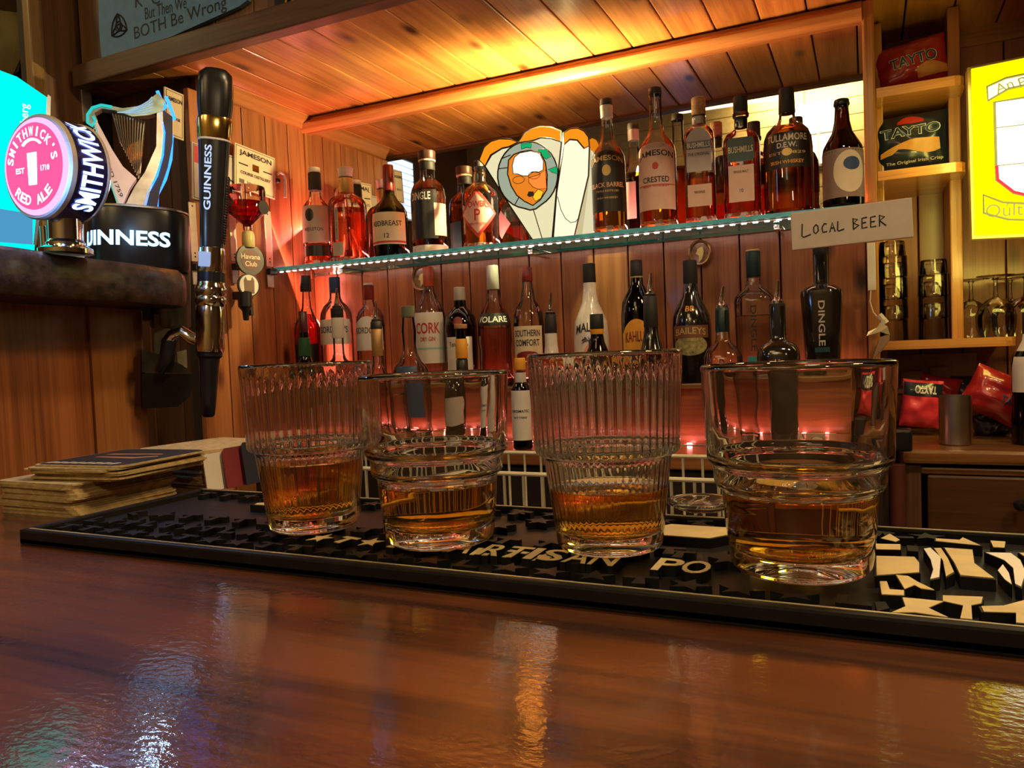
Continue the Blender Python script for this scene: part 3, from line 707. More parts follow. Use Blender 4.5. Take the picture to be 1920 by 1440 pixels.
bottle('brown beer bottle with round cream label at the right end of the glass shelf', 1582, 187, 388, 72, UYB - 2.5, SZ,
       [(0, .97), (.02, 1), (.50, 1), (.56, .94), (.62, .76), (.70, .50), (.80, .38), (.92, .33), (.95, .36)], G_BROWN,
       [(.945, 1, .40, .36, plain('black_crown_cap', (.02, .02, .02), .35), 'crown_cap')],
       [dict(z0=.08, z1=.52, hw=1.3, mat=plain('brown_grey_label', (.26, .17, .13), .5)), dict(z0=.12, z1=.50, hw=.80, a=.35, off=.09, mat=PAPER, shape='round', name='round_print'), dict(z0=.32, z1=.44, hw=.42, a=.45, off=.12, mat=LBLUE, shape='round', name='blue_wave')], (.50, Q_DARK), name='beer_bottle')

# lower back row, on the riser ledge
LY = 164.0
BK = LEDGE + .05
gin = [(0, 1), (.60, 1), (.68, .95), (.74, .75), (.78, .45), (.82, .34), (.95, .32)]
bottle('bottle of bright red liqueur with tall black cap in the left corner under the shelf', 583, 517, 0, 50, LY, BK,
       [(0, 1), (.52, 1), (.58, .9), (.64, .62), (.72, .36), (.84, .27), (.9, .26)], G_CLEAR, [(.86, 1, .42, .40, BLACKM, 'cap')],
       [dict(z0=.1, z1=.4, hw=1.1, mat=LBLACK)], (.66, Q_DRED))
bottle('clear gin bottle with dark blue cap and white name label behind the pourers', 637, 520, 0, 60, LY, BK, gin, G_CLEAR, [(.86, 1, .34, .34, LBLUE, 'cap')],
       [dict(z0=.40, z1=.62, hw=1.2, mat=PAPERW, texts=[("GORDON'S", .53, .06, .8, LBLUE)])], (.60, Q_CLEAR))
bottle('clear gin bottle with maroon cap and arched pale label', 700, 531, 0, 54, LY, BK, gin, G_CLEAR, [(.84, .98, .36, .36, CAPRED, 'cap'), (.98, 1, .36, .34, WHITE, 'cap_top')],
       [dict(z0=.36, z1=.68, hw=1.2, mat=PAPERW, shape='arch', arch=.1, texts=[("GORDON'S", .55, .06, .8, INKGREY)])], (.45, Q_CLEAR))
bottle('clear dry gin bottle with orange-red cap and white label', 812, 501, 0, 58, LY, BK,
       [(0, 1), (.58, 1), (.66, .9), (.72, .62), (.80, .36), (.9, .28)], G_CLEAR, [(.84, 1, .36, .34, CAPORG, 'cap')],
       [dict(z0=.20, z1=.62, hw=1.2, mat=PAPERW, texts=[('CORK', .49, .09, .7, LRED), ('DRY GIN', .40, .035, .4, LRED)]), dict(z0=.315, z1=.33, hw=1.2, off=.09, mat=plain('pale_teal_print', (.3, .6, .6), .5), name='label_line')], (.50, Q_CLEAR))
bottle('dark green gin bottle with silver ribbed cap', 869, 539, 0, 60, LY, BK,
       [(0, 1), (.60, 1), (.70, .92), (.76, .65), (.80, .40), (.9, .36)], G_DGREEN, [(.80, 1, .38, .36, CAPGREY, 'cap')],
       [dict(z0=.10, z1=.50, hw=.9, mat=PAPERW, texts=[('Tanqueray', .42, .06, .7, INKGREY)]), dict(z0=.60, z1=.70, hw=.3, mat=CAPRED, shape='round', name='seal')], (.6, Q_DARK))
bottle('pinkish clear liqueur bottle with long white cap and black shoulder band', 932, 498, 0, 64, LY, BK,
       [(0, 1), (.30, .93), (.38, 1), (.52, .97), (.60, .80), (.68, .48), (.74, .38), (.8, .36), (.95, .34)], G_CLEAR, [(.80, 1, .37, .34, CAPGREY, 'cap')],
       [dict(z0=.50, z1=.60, hw=1.3, mat=LBLACK, texts=[('VOLARE', .55, .05, .8, LWHITE)])], (.48, liquid('pink_spirit', (.95, .62, .58), .4)))
bottle('clear bottle with dark red square cap and cream name label', 996, 501, 0, 58, LY, BK,
       [(0, 1), (.52, 1), (.60, .94), (.66, .78), (.72, .48), (.80, .40), (.88, .3)], G_CLEAR, [(.88, 1, .36, .34, CAPRED, 'cap')],
       [dict(z0=.20, z1=.50, hw=1.1, mat=PAPER, texts=[('SOUTHERN', .44, .055, .8, INK), ('COMFORT', .36, .055, .75, INK)]), dict(z0=.21, z1=.29, hw=.8, off=.09, mat=CAPRED, shape='round', name='oval_print')], (.25, Q_CLEAR))
mal = bottle('opaque white rum bottle with black cap and palm tree print', 1112, 494, 0, 66, LY, BK,
       [(0, .93), (.10, 1), (.40, 1), (.52, .92), (.60, .70), (.68, .46), (.78, .36), (.86, .36)], plain('white_glossy_bottle', (.80, .74, .68), .18, coat=.8), [(.84, 1, .38, .36, BLACKM, 'cap')],
       [dict(z0=.40, z1=.52, hw=.0001, mat=INK, name='name_print', texts=[('MALIBU', .47, .075, .85, INK, .02)]), dict(z0=.12, z1=.33, hw=.34, mat=plain('sunset_print', (.85, .35, .2), .5), shape='round', name='sun_print')])
pm_ = MB()
for k in range(7):
    a = PI * (-.1 + 1.2 * k / 6)
    pm_.prism([(0, 0), (math.cos(a) * 1.3 - .25 * math.sin(a), math.sin(a) * .9 + .25), (math.cos(a) * 1.9, math.sin(a) * 1.0 - .35), (math.cos(a) * 1.2 + .1, math.sin(a) * .6)], -4.08, -4.02)
pm_.prism([(-.12, .1), (.15, .1), (.25, -4), (-.05, -4)], -4.08, -4.02)
hm = 9.8
part('palm_print', pm_.xf(lambda v: Vector((v.x, v.y, v.z + hm))), INK, mal)
bottle('black coffee liqueur bottle with yellow oval label', 1200, 488, 0, 62, LY, BK,
       [(0, 1), (.55, 1), (.66, .92), (.74, .62), (.80, .40), (.9, .34)], G_DARK, [(.87, 1, .38, .36, BLACKM, 'cap'), (.83, .87, .36, .37, LGOLD, 'neck_ring')],
       [dict(z0=.10, z1=.52, hw=1.0, mat=LORANGE, shape='arch', arch=.12, texts=[('KAHLUA', .38, .085, .72, CAPRED, .01), ('COFFEE', .26, .025, .4, CAPRED)])], (.6, Q_DARK))
bottle('black cream liqueur bottle with golden oval scene label', 1300, 486, 0, 72, LY - 1, BK,
       [(0, 1), (.46, 1), (.54, .95), (.62, .72), (.70, .46), (.78, .35), (.97, .34)], plain('black_glossy_bottle', (.010, .008, .007), .12, coat=1.0), [(.80, .99, .37, .36, BLACKM, 'cap')],
       [dict(z0=.22, z1=.38, hw=.9, mat=plain('green_gold_scene', (.30, .26, .10), .5, var=.6, scale=120), shape='round', name='scene_label'), dict(z0=.36, z1=.46, hw=1.0, off=.07, mat=plain('brown_gold_band', (.16, .07, .035), .5), name='name_band', texts=[('BAILEYS', .42, .055, .8, LGOLD, .015)]), dict(z0=.56, z1=.6, hw=.0001, mat=INK, name='monogram', texts=[('BB', .595, .045, .28, LORANGE)])])
bottle('clear square gin bottle with dark teal cap and vertical lettering', 1418, 468, 0, 80, LY, BK,
       [(0, .92), (.30, .96), (.60, 1), (.64, .96), (.68, .72), (.71, .42), (.73, .36), (.80, .34)], G_CLEAR, [(.79, .985, .37, .37, CAPTEAL, 'cap'), (.985, 1, .37, .36, LGOLD, 'cap_top')],
       [dict(z0=.12, z1=.58, hw=.0001, mat=INK, name='name_print', flatz=.6, texts=[('DINGLE', .40, .30, .34, INK, 0, True)]), dict(z0=.14, z1=.19, hw=.32, flatz=.5, mat=plain('teal_print', (.02, .25, .27), .5), name='teal_label')], (.5, Q_CLEAR), sq=3.5)
bottle('large black vodka bottle with vertical pale lettering under the handwritten card', 1544, 452, 0, 84, LY, BK,
       [(0, .78), (.30, .88), (.60, 1), (.64, .97), (.67, .75), (.685, .42), (.70, .36), (.9, .34)], MATS['black_glossy_bottle'], [(.72, 1, .37, .37, BLACKM, 'cap')],
       [dict(z0=.12, z1=.58, hw=.0001, mat=INK, name='name_print', flatz=.55, texts=[('DINGLE', .405, .30, .32, PAPERG, 0, True), ('VODKA', .1, .05, .6, INKGREY)]), dict(z0=.20, z1=.235, hw=.34, flatz=.5, mat=LTEAL, name='teal_label')], sq=3.5)

# lower front row, on the counter, with pourers
FY, FB = 152.0, CZ + .05
bottle('dark rum bottle with green and gold neck label standing before the red liqueur', 580, 584, 0, 60, FY, FB,
       [(0, 1), (.46, 1), (.53, .93), (.57, .72), (.60, .46), (.66, .34), (.95, .25)], G_DARK, [(.84, 1, .30, .26, plain('dark_purple_cap', (.07, .012, .02), .3), 'cap'), (.66, .80, .38, .36, LGREEN, 'neck_label')], (), (.5, Q_DRED))
bottle('clear bottle with steel pourer and white neck label, left of the front row', 644, 578, 0, 62, FY, FB,
       [(0, 1), (.46, 1), (.54, .92), (.59, .72), (.63, .42), (.67, .32), (.98, .31)], G_CLEAR, [(.93, 1, .38, .38, BLACKM, 'cap'), (.78, .93, .38, .37, PAPERW, 'neck_label')], (), (.4, Q_CLEAR), pourer=True, pr_top=541)
bottle('clear bottle with steel pourer and brown-gold neck wrap', 716, 603, 0, 58, FY, FB,
       [(0, 1), (.40, 1), (.50, .90), (.56, .66), (.62, .42), (.66, .33), (.98, .3)], G_CLEAR, [(.94, 1, .38, .36, BLACKM, 'cap'), (.72, .94, .36, .36, plain('brown_gold_wrap', (.36, .19, .06), .45), 'neck_wrap')], (), (.35, Q_CLEAR), pourer=True, pr_top=565)
bottle('clear bottle with grey-green cap and dark blue shoulder band', 776, 574, 0, 70, FY, FB,
       [(0, 1), (.50, 1), (.56, .88), (.60, .62), (.66, .42), (.72, .36), (.82, .40), (.92, .32)], G_CLEAR, [(.92, 1, .36, .35, plain('grey_green_cap', (.14, .17, .12), .5), 'cap')],
       [dict(z0=.52, z1=.57, hw=.6, mat=LBLUE, name='shoulder_band'), dict(z0=.15, z1=.42, hw=.7, mat=LBLUE)], (.5, Q_CLEAR))
bottle('black port bottle with orange neck label and tan stopper', 873, 608, 0, 58, FY, FB,
       [(0, 1), (.40, 1), (.48, .90), (.53, .62), (.58, .42), (.66, .34), (.96, .32)], G_DARK, [(.965, 1, .42, .42, plain('tan_stopper', (.45, .26, .12), .6), 'stopper'), (.72, .88, .40, .38, LORANGE, 'neck_label'), (.56, .71, .38, .38, LBLACK, 'neck_wrap')], [dict(z0=.1, z1=.36, hw=1.0, mat=PAPERG)], (.5, Q_DARK))
bottle('white rum bottle with steel pourer, black neck, in front of the palm print bottle', 1041, 590, 0, 62, FY, FB,
       [(0, 1), (.42, 1), (.52, .9), (.60, .66), (.68, .46), (.78, .38), (.98, .34)], MATS['white_glossy_bottle'], [(.86, 1, .39, .36, BLACKM, 'cap')], (), None, pourer=True, pr_top=549)
bottle('round brown bottle with black cap and gold neck ring', 1127, 589, 0, 66, FY, FB,
       [(0, 1), (.46, 1), (.56, .98), (.64, .86), (.72, .62), (.79, .42), (.84, .36), (.9, .34)], G_BROWN, [(.89, 1, .40, .38, BLACKM, 'cap'), (.85, .89, .38, .38, LORANGE, 'neck_ring')], (), (.6, Q_DARK))
bottle('black bottle with steel pourer and small gold monogram', 1228, 556, 0, 68, FY, FB,
       [(0, 1), (.46, 1), (.56, .94), (.62, .78), (.68, .56), (.76, .40), (.84, .36), (.98, .36)], MATS['black_glossy_bottle'], [(.80, 1, .40, .37, BLACKM, 'cap')],
       [dict(z0=.5, z1=.54, hw=.0001, mat=INK, name='monogram', texts=[('BB', .585, .05, .34, LORANGE)])], None, pourer=True, pr_top=513)
bottle('clear faceted bottle with teal-black collar and steel pourer, behind the big tumbler', 1361, 577, 0, 82, FY, FB,
       [(0, .9), (.40, 1), (.60, 1), (.66, .95), (.71, .78), (.75, .44), (.78, .34), (.98, .33)], G_CLEAR, [(.83, 1, .36, .35, CAPTEAL, 'cap')],
       [dict(z0=.5, z1=.6, hw=.0001, mat=INK, name='name_print', flatz=.5, texts=[('D', .62, .05, .12, INK)])], (.55, Q_CLEAR), sq=3.0, pourer='chrome', pr_top=537)
bottle('black square-shouldered bottle with steel pourer, right end of the front row', 1464, 569, 0, 86, FY, FB,
       [(0, .84), (.40, .95), (.64, 1), (.68, .96), (.72, .82), (.745, .46), (.77, .36), (.98, .35)], MATS['black_glossy_bottle'], [(.78, 1, .385, .37, BLACKM, 'cap')],
       [dict(z0=.5, z1=.6, hw=.0001, mat=INK, name='name_print', flatz=.5, texts=[('D', .61, .05, .12, PAPERG)])], None, sq=3.0, pourer='chrome', pr_top=528)
bottle('small bitters bottle with gold cap wrapped in oversized white paper label', 981, 671, 0, 37, 148.5, FB,
       [(0, 1), (.64, 1), (.70, .80), (.74, .55), (.85, .5)], G_DARK, [(.87, 1, .58, .56, LORANGE, 'cap'), (.66, .84, .62, .56, PAPERG, 'neck_label')],
       [dict(z0=.10, z1=.645, hw=1.35, mat=PAPERW, texts=[('AROMATIC', .42, .03, .7, INK), ('BITTERS', .35, .022, .5, INKGREY)])], (.5, Q_DARK), name='bitters_bottle')
bottle('dark green wine bottle with white label cut by the right edge of the picture', 1934, 585, 0, 62, 168, CZ,
       [(0, 1), (.60, 1), (.68, .9), (.74, .62), (.80, .40), (.97, .36)], G_DGREEN, [(.82, 1, .42, .40, LBLACK, 'capsule')], [dict(z0=.40, z1=.92, hw=1.2, mat=PAPERW)] , (.6, Q_DARK), name='wine_bottle')

# ------------------------------------------------------------------ stained-glass lamp
lampY = 163.0
lk = proj(at_y(1010, 440, lampY))[2] / FPX / 4.364       # cm per crop pixel
base = at_y(1015, 446, lampY); base = Vector((solve(1018, lampY, SZ), lampY, SZ))
base.z += .35
lamp = thing('table_lamp', 'fan-shaped stained-glass lamp with a bearded face in leaded glass, lit from inside', 'lamp', base, to_cam(base) * .8, tilt=math.radians(-2))
def LPX(pts): return [((a - 605) * lk, (1305 - b) * lk) for a, b in pts]
GLASS_E = lambda n, c, s: emis(n, c, s)
CREAMG = GLASS_E('lit_cream_glass', (.86, .78, .46), .70); CREAMG2 = GLASS_E('lit_pale_glass', (.92, .86, .58), .85)
ORG = GLASS_E('lit_orange_glass', (1.0, .30, .01), .75); ORG2 = GLASS_E('lit_amber_glass', (.80, .22, .015), .75)
GREYG = GLASS_E('lit_grey_glass', (.42, .47, .34), .62); GRN = GLASS_E('lit_green_glass', (.01, .38, .12), .8); WHT = GLASS_E('lit_white_glass', (1.0, .97, .85), 1.0)
LEAD = plain('dark_lead_came', (.03, .024, .02), .4, .5)
def ang(pts, hinge, k):      # bend the right-hand facet back
    return [(x, z) for x, z in pts]
def piece(nm, pts, mt, lay=0.0, fold=False, lead=True, lr=.19, dent=0.0):
    P2 = LPX(pts)
    def pos(x, z, y):
        yy = y
        xh = LPX([(745, 930)])[0][0]
        if fold and x > xh: yy += (x - xh) * .30
        return (x, yy, z)
    mb = MB(); n = len(P2)
    vs = [pos(x, z, -lay) for x, z in P2] + [pos(x, z, -lay + .25) for x, z in P2]
    mb.add(vs, [tuple(range(n)), tuple(reversed(range(n, 2 * n)))] + [(i, i + n, (i + 1) % n + n, (i + 1) % n) for i in range(n)])
    o = part(nm, mb, mt, lamp)
    if lead:
        part('lead_came', MB().tube([pos(x, z, -lay - .03) for x, z in P2], lr, 6, True), LEAD, o, True)
    return o
piece('glass_panel', [(530, 1305), (350, 985), (175, 655), (230, 570), (330, 525), (390, 520), (470, 500), (590, 490), (650, 475), (730, 490), (812, 530), (742, 930), (680, 1305)], CREAMG, 0)
piece('glass_panel', [(690, 1303), (745, 930), (830, 545), (880, 505), (940, 512), (990, 580), (1035, 560), (1010, 800), (860, 1293)], CREAMG2, 0, True)
piece('orange_scallop', [(130, 600), (180, 500), (240, 460), (310, 447), (400, 460), (458, 492), (380, 522), (325, 528), (235, 572), (178, 655)], ORG, .05)
piece('orange_scallop', [(468, 492), (520, 425), (580, 395), (650, 382), (740, 398), (820, 440), (812, 528), (730, 490), (650, 474), (590, 490), (530, 494)], ORG, .05)
piece('orange_scallop', [(833, 450), (890, 417), (950, 413), (1000, 440), (1032, 490), (1034, 560), (990, 580), (940, 512), (880, 503), (832, 540)], ORG, .05, True)
ring = []
cx_, cy_ = 520, 765
outer = [(cx_ + 246 * math.cos(t), cy_ - 270 * math.sin(t)) for t in [2 * PI * i / 32 for i in range(32)]]
outer = [(a, b + (14 if abs(a - 540) < 60 and b > 900 else 0)) for a, b in outer]
piece('grey_ring', outer, GREYG, .22)
face = [(480, 575), (560, 570), (640, 600), (672, 680), (680, 780), (668, 900), (610, 975), (545, 1015), (480, 975), (420, 920), (380, 840), (358, 740), (375, 630), (420, 590)]
piece('amber_face', face, ORG2, .40, lr=.16)
piece('white_forehead', [(470, 585), (560, 578), (630, 605), (658, 670), (650, 740), (610, 755), (560, 750), (525, 775), (480, 770), (440, 750), (405, 745), (402, 680), (425, 615)], WHT, .58, lr=.10)
piece('cheek', [(530, 790), (610, 775), (670, 740), (668, 890), (600, 890), (560, 870), (528, 830)], GLASS_E('lit_red_amber_glass', (.95, .20, .03), 1.0), .56, lr=.08)
piece('beard', [(565, 920), (600, 890), (640, 915), (615, 965), (570, 985), (550, 950)], GLASS_E('lit_gold_glass', (1.0, .42, .02), 1.0), .56, lr=.08)
piece('mouth', [(505, 930), (520, 900), (560, 905), (560, 940), (520, 945)], LEAD, .62, lead=False)
for cxx, cyy in ((445, 800), (575, 775)):
    part('spectacle_rim', MB().tube([((cxx - 605 + 48 * math.cos(t)) * lk, -.72, (1305 - cyy + 30 * math.sin(t)) * lk) for t in [2 * PI * i / 16 for i in range(16)]], .07, 6, True), LEAD, lamp, True)
piece('green_leaf', [(485, 510), (575, 510), (565, 555), (530, 545), (485, 555)], GRN, .42, lr=.08)
piece('green_leaf', [(620, 570), (690, 575), (720, 640), (680, 655), (650, 630), (625, 600)], GRN, .42, lr=.08)
piece('green_leaf', [(690, 740), (765, 720), (765, 785), (720, 765)], GRN, .42, lr=.08)
for a, b in (((545, 1040), (605, 1305)), ((285, 690), (360, 690)), ((395, 1000), (435, 940)), ((325, 610), (395, 590))):
    pa, pb = LPX([a, b]); part('lead_came', MB().tube([(pa[0], -.35, pa[1]), (pb[0], -.35, pb[1])], .12, 6), LEAD, lamp)
part('arc_came', MB().tube([((x - 605) * lk, -.1 + (max(0, x - 745)) * lk * .3, (1305 - z) * lk) for x, z in ((750, 960), (770, 1070), (800, 1140), (840, 1175), (880, 1170), (910, 1140))], .09, 6), LEAD, lamp, True)
# rear of the shade, an open box that holds the bulb
rp_ = LPX([(530, 1305), (175, 655), (230, 470), (650, 400), (1000, 450), (1030, 600), (860, 1293)])
part('rear_panel', MB().prism(rp_, 5.4, 5.7), CREAMG, lamp)
part('foot', MB().box((.5, 2.6, .3), (7.5, 6.2, .6), ch=.15), LEAD, lamp)
BULB = (base.x + .5, base.y - 2.0 + 3.5, 25 + 16)
part('bulb', MB().lathe([(0, 9), (1.3, 9.6), (2.4, 12), (2.0, 14.2), (0, 15.2)], 20, c=(1.0, 3.0, 0)), emis('bulb_glow', (1, .75, .4), 12), lamp, True)
point('lamp_light', (base.x + 1.8, base.y + 1.2, SZ + 24.6), 27, (1.0, .78, .34), 1.1)

# ------------------------------------------------------------------ handwritten card
c0 = at_y(1484, 470, 155); c1_ = at_y(1711, 445, 155); c2_ = at_y(1711, 375, 155); c3_ = at_y(1484, 396, 155)
cc = (c0 + c1_ + c2_ + c3_) / 4
cardw = (c1_ - c0).length; cardh = ((c3_ - c0).length + (c2_ - c1_).length) / 2
tl = math.atan2(c1_.z - c0.z, c1_.x - c0.x)
sg = thing('handwritten_sign', 'white card with hand-lettered words about beer propped at the shelf end', 'sign', cc, 0, tilt=-tl)
part('card', MB().box((0, 0, 0), (cardw, 1.0, cardh), ch=.18), CARD, sg)
strokes = {'L': [[(0, 1), (-.1, .1), (.1, 0), (.9, .15)]], 'O': [[(.5, 1), (.1, .7), (.1, .2), (.45, 0), (.85, .3), (.8, .8), (.5, 1)]], 'C': [[(.9, .9), (.5, 1), (.1, .55), (.25, .05), (.9, .1)]],
           'A': [[(0, 0), (.45, 1), (.85, 0)], [(.15, .4), (.75, .42)]], 'B': [[(.1, 0), (.1, 1), (.7, .85), (.15, .55), (.85, .3), (.1, 0)]], 'E': [[(.85, 1), (.15, .95), (.1, 0), (.85, .05)], [(.12, .5), (.7, .52)]],
           'R': [[(.1, 0), (.15, 1), (.8, .8), (.15, .5), (.95, 0)]]}
xx = -cardw * .40; q_ = .74
for ch, sz in [('L', 1.25), ('O', .85), ('C', .85), ('A', .85), ('L', .9), (' ', 0), ('B', 1), ('E', .95), ('E', .95), ('R', 1)]:
    if ch == ' ': xx += 1.0; continue
    mb = MB()
    for st in strokes[ch]: mb.tube([(xx + a * 1.25 * sz, -.55, -.9 + b * 2.0 * sz - (.4 if sz > 1.2 else 0)) for a, b in st], .12, 6)
    part('marker_letter', mb, INK, sg, True); xx += (1.95 if sz < 1.2 else 2.5) * q_

# LED cable end hanging under the card
lc = thing('cable_connector', 'white LED cable end with connector dangling below the handwritten card', 'cable', at_y(1634, 500, 170))
pa = [at_y(1635, 460, 170), at_y(1633, 545, 170)]
lo_ = at_y(1634, 500, 170)
part('strip_end', MB().box((0, 0, 0), (1.5, .6, 9.5), ch=.1), WHITE, lc)
part('wire', MB().tube([at_y(*p, 169) - lo_ for p in ((1633, 545), (1631, 565), (1637, 585), (1648, 598))], .14, 6), WHITE, lc, True)
part('connector', MB().tube([at_y(*p, 168.5) - lo_ for p in ((1648, 590), (1662, 606))], .6, 8), WHITE, lc, True)
lf = thing('ribbon_scrap', 'crumpled shiny leaf-shaped scrap hanging from the cable below the card', 'scrap', at_y(1650, 640, 168))
lo2 = at_y(1650, 640, 168)
def leafp(pts):
    q = [at_y(a, b, c) - lo2 for a, b, c in pts]; n = len(q)
    return MB().add([tuple(v) for v in q] + [tuple(v + Vector((0, .3, 0))) for v in q], [tuple(range(n)), tuple(reversed(range(n, 2 * n)))] + [(i, i + n, (i + 1) % n + n, (i + 1) % n) for i in range(n)])
part('leaf', leafp([(1650, 605, 167.5), (1664, 612, 168), (1669, 628, 168.5), (1650, 622, 167), (1625, 630, 166), (1628, 622, 166.4), (1645, 614, 167)]), plain('pale_foil', (.62, .55, .38), .3, .4), lf)
part('leaf', leafp([(1668, 625, 168.5), (1667, 640, 168), (1652, 660, 167), (1636, 674, 166.5), (1640, 655, 167), (1650, 632, 168)]), plain('brown_foil', (.16, .09, .05), .3, .3), lf)
part('stem', MB().tube([at_y(1656, 600, 168.3) - lo2, at_y(1654, 612, 168) - lo2], .5, 8), plain('clear_clip', (.5, .45, .4), .2), lf)

# ------------------------------------------------------------------ tumblers of whiskey
def arc(p0, p1, p2, n=4):
    return [((1 - t) ** 2 * p0[0] + 2 * t * (1 - t) * p1[0] + t * t * p2[0], (1 - t) ** 2 * p0[1] + 2 * t * (1 - t) * p1[1] + t * t * p2[1]) for t in [i / n for i in range(n + 1)]]
OUT_A = [(0, .12), (1.9, .12)] + arc((2.3, .0), (2.62, 0), (2.72, .35)) + [(2.78, .9), (2.95, 2.4), (3.22, 4.5)] + arc((3.24, 4.62), (3.28, 4.8), (3.5, 4.86), 3) + arc((3.52, 4.87), (3.68, 4.95), (3.70, 5.15), 3) + [(3.80, 7.4), (3.92, 9.75)] + arc((3.93, 9.82), (3.92, 10.02), (3.80, 10.02), 3)
IN_A = arc((3.79, 10.02), (3.68, 10.0), (3.67, 9.8), 3) + [(3.54, 7.4), (3.44, 5.35)] + arc((3.43, 5.25), (3.38, 5.0), (3.15, 4.9), 3) + arc((3.1, 4.88), (2.98, 4.75), (2.95, 4.55), 3) + [(2.70, 2.5), (2.52, 1.35)] + arc((2.50, 1.25), (2.42, .92), (2.0, .86), 3) + [(1.2, .82), (0, .80)]
OUT_B = [(0, .12), (2.2, .12)] + arc((2.5, 0), (2.85, 0), (2.98, .35)) + [(3.06, .9), (3.20, 2.4), (3.28, 3.45)] + arc((3.29, 3.52), (3.32, 3.68), (3.45, 3.72), 3) + arc((3.47, 3.73), (3.60, 3.80), (3.61, 3.98), 3) + [(3.64, 4.55)] + arc((3.65, 4.62), (3.68, 4.76), (3.78, 4.80), 3) + arc((3.80, 4.82), (3.90, 4.9), (3.91, 5.1), 3) + [(3.98, 6.8), (4.08, 8.95)] + arc((4.09, 9.02), (4.08, 9.22), (3.96, 9.22), 3)
IN_B = arc((3.95, 9.22), (3.84, 9.2), (3.83, 9.0), 3) + [(3.72, 7.0), (3.62, 5.3)] + arc((3.61, 5.2), (3.55, 5.0), (3.42, 4.92), 3) + [(3.36, 4.75), (3.32, 4.1)] + arc((3.31, 4.0), (3.24, 3.86), (3.12, 3.8), 3) + arc((3.05, 3.75), (2.99, 3.6), (2.97, 3.4), 3) + [(2.88, 2.4), (2.72, 1.4)] + arc((2.70, 1.3), (2.6, .98), (2.2, .9), 3) + [(1.2, .86), (0, .84)]
MATZ = -10.2
def inner_r(IN, z):
    q = sorted([(b, a) for a, b in IN]); best = q[0][1]
    for (z0, r_0), (z1, r_1) in zip(q, q[1:]):
        if z0 <= z <= z1 and z1 > z0: return r_0 + (r_1 - r_0) * (z - z0) / (z1 - z0)
    return best
def tumbler(label, px, py, ribs, lvl, OUT, IN, rot=0):
    p = at_z(px, py, MATZ); p = Vector((p.x, p.y, MATZ + .03))
    t = thing('whiskey_tumbler', label, 'glass', p, rot, 'whiskey tumblers on the bar mat')
    no = len(OUT)
    prof = OUT + IN
    def rf(th, z, i):
        if not ribs: return 1.0
        # flutes pressed into the inside of both tiers
        if i >= no:
            if 5.1 < z < 9.4: return 1 + .0075 * math.cos(ribs * th) * min(1, (9.4 - z) / .8)
            if 1.3 < z < 4.6: return 1 + .004 * math.cos(ribs * th)
        return 1.0
    seg = ribs * 7 if ribs else 128
    pp = []
    for a, b in zip(prof, prof[1:]):
        pp.append(a)
        dz = abs(b[1] - a[1])
        if dz > .6:
            for q in range(1, int(dz / .35)): tt = q / int(dz / .35); pp.append((a[0] + (b[0] - a[0]) * tt, a[1] + (b[1] - a[1]) * tt))
    pp.append(prof[-1])
    # inner side starts at the rim; find its index in the refined profile
    top = max(range(len(pp)), key=lambda i: pp[i][1])
    def rf2(th, z, i):
        return rf(th, z, no if i > top else 0)
    pp[0] = (1e-4, pp[0][1]); pp[-1] = (1e-4, pp[-1][1])
    g = part('tumbler_glass', MB().lathe(pp, seg, caps=False, rf=rf2), TUMBLER_G, t, True)
    g.data.set_sharp_from_angle(angle=math.radians(80))
    # whiskey, pressed a hair into the glass
    z0 = min(b for a, b in IN)
    q = [(1e-4, z0 - .02)] + [(a, b - .015) for a, b in reversed(IN) if b < lvl - .1 and a > .1]
    q = [(a + .012, b) for a, b in q[0:]]; q[0] = (1e-4, z0 - .02)
    rr = inner_r(IN, lvl); q += [(rr + .012, lvl + .06), (rr - .06, lvl + .03), (rr - .25, lvl - .0), (1e-4, lvl - .0)]
    part('whiskey', MB().lathe(q, 128, caps=False), WHISKEY, t, True)
    return t
tumbler('ribbed tumbler of amber whiskey at the left end of the four', 590, 987, 44, 4.05, OUT_A, IN_A)
tumbler('smooth stepped tumbler of whiskey second from the left', 826, 1012, 0, 3.15, OUT_B, IN_B)
tumbler('ribbed tumbler with dark amber whiskey third from the left', 1144, 1024, 52, 3.1, OUT_A, IN_A, .05)
tumbler('biggest-looking smooth stepped tumbler of whiskey nearest the camera on the right', 1500, 1066, 0, 3.5, OUT_B, IN_B)

# ------------------------------------------------------------------ bar mat
mat_ = thing('bar_mat', 'long black rubber bar mat with raised tan lettering under the tumblers', 'bar mat', (0, 38.8, BZ))
MX0, MX2, MY0, MY1 = -50.0, 44.0, -8.5, 6.5
part('mat_base', MB().box(((MX0 + MX2) / 2, (MY0 + MY1) / 2, .25), (MX2 - MX0, MY1 - MY0, .5), ch=.12), RUBBER, mat_)
def rim(x0, y0, x1, y1, nm='rim'):
    part(nm, MB().box(((x0 + x1) / 2, (y0 + y1) / 2, .5), (x1 - x0, y1 - y0, 1.0), ch=.15), RUBBER, mat_)
rim(MX0, MY0, MX2, MY0 + .55); rim(MX0, MY1 - .5, MX2, MY1); rim(MX0, MY0 + .55, MX0 + .5, MY1 - .5); rim(MX2 - .5, MY0 + .55, MX2, MY1 - .5)
LINE = plain('dull_cream_line', (.42, .36, .24), .45, var=.3)
part('border_line', MB().box(((MX0 + MX2) / 2, MY0 + .42, 1.0), (MX2 - MX0 - 1, .12, .05)), LINE, mat_)
part('border_line', MB().box(((MX0 + MX2) / 2, MY1 - .42, 1.0), (MX2 - MX0 - 1, .12, .05)), LINE, mat_)
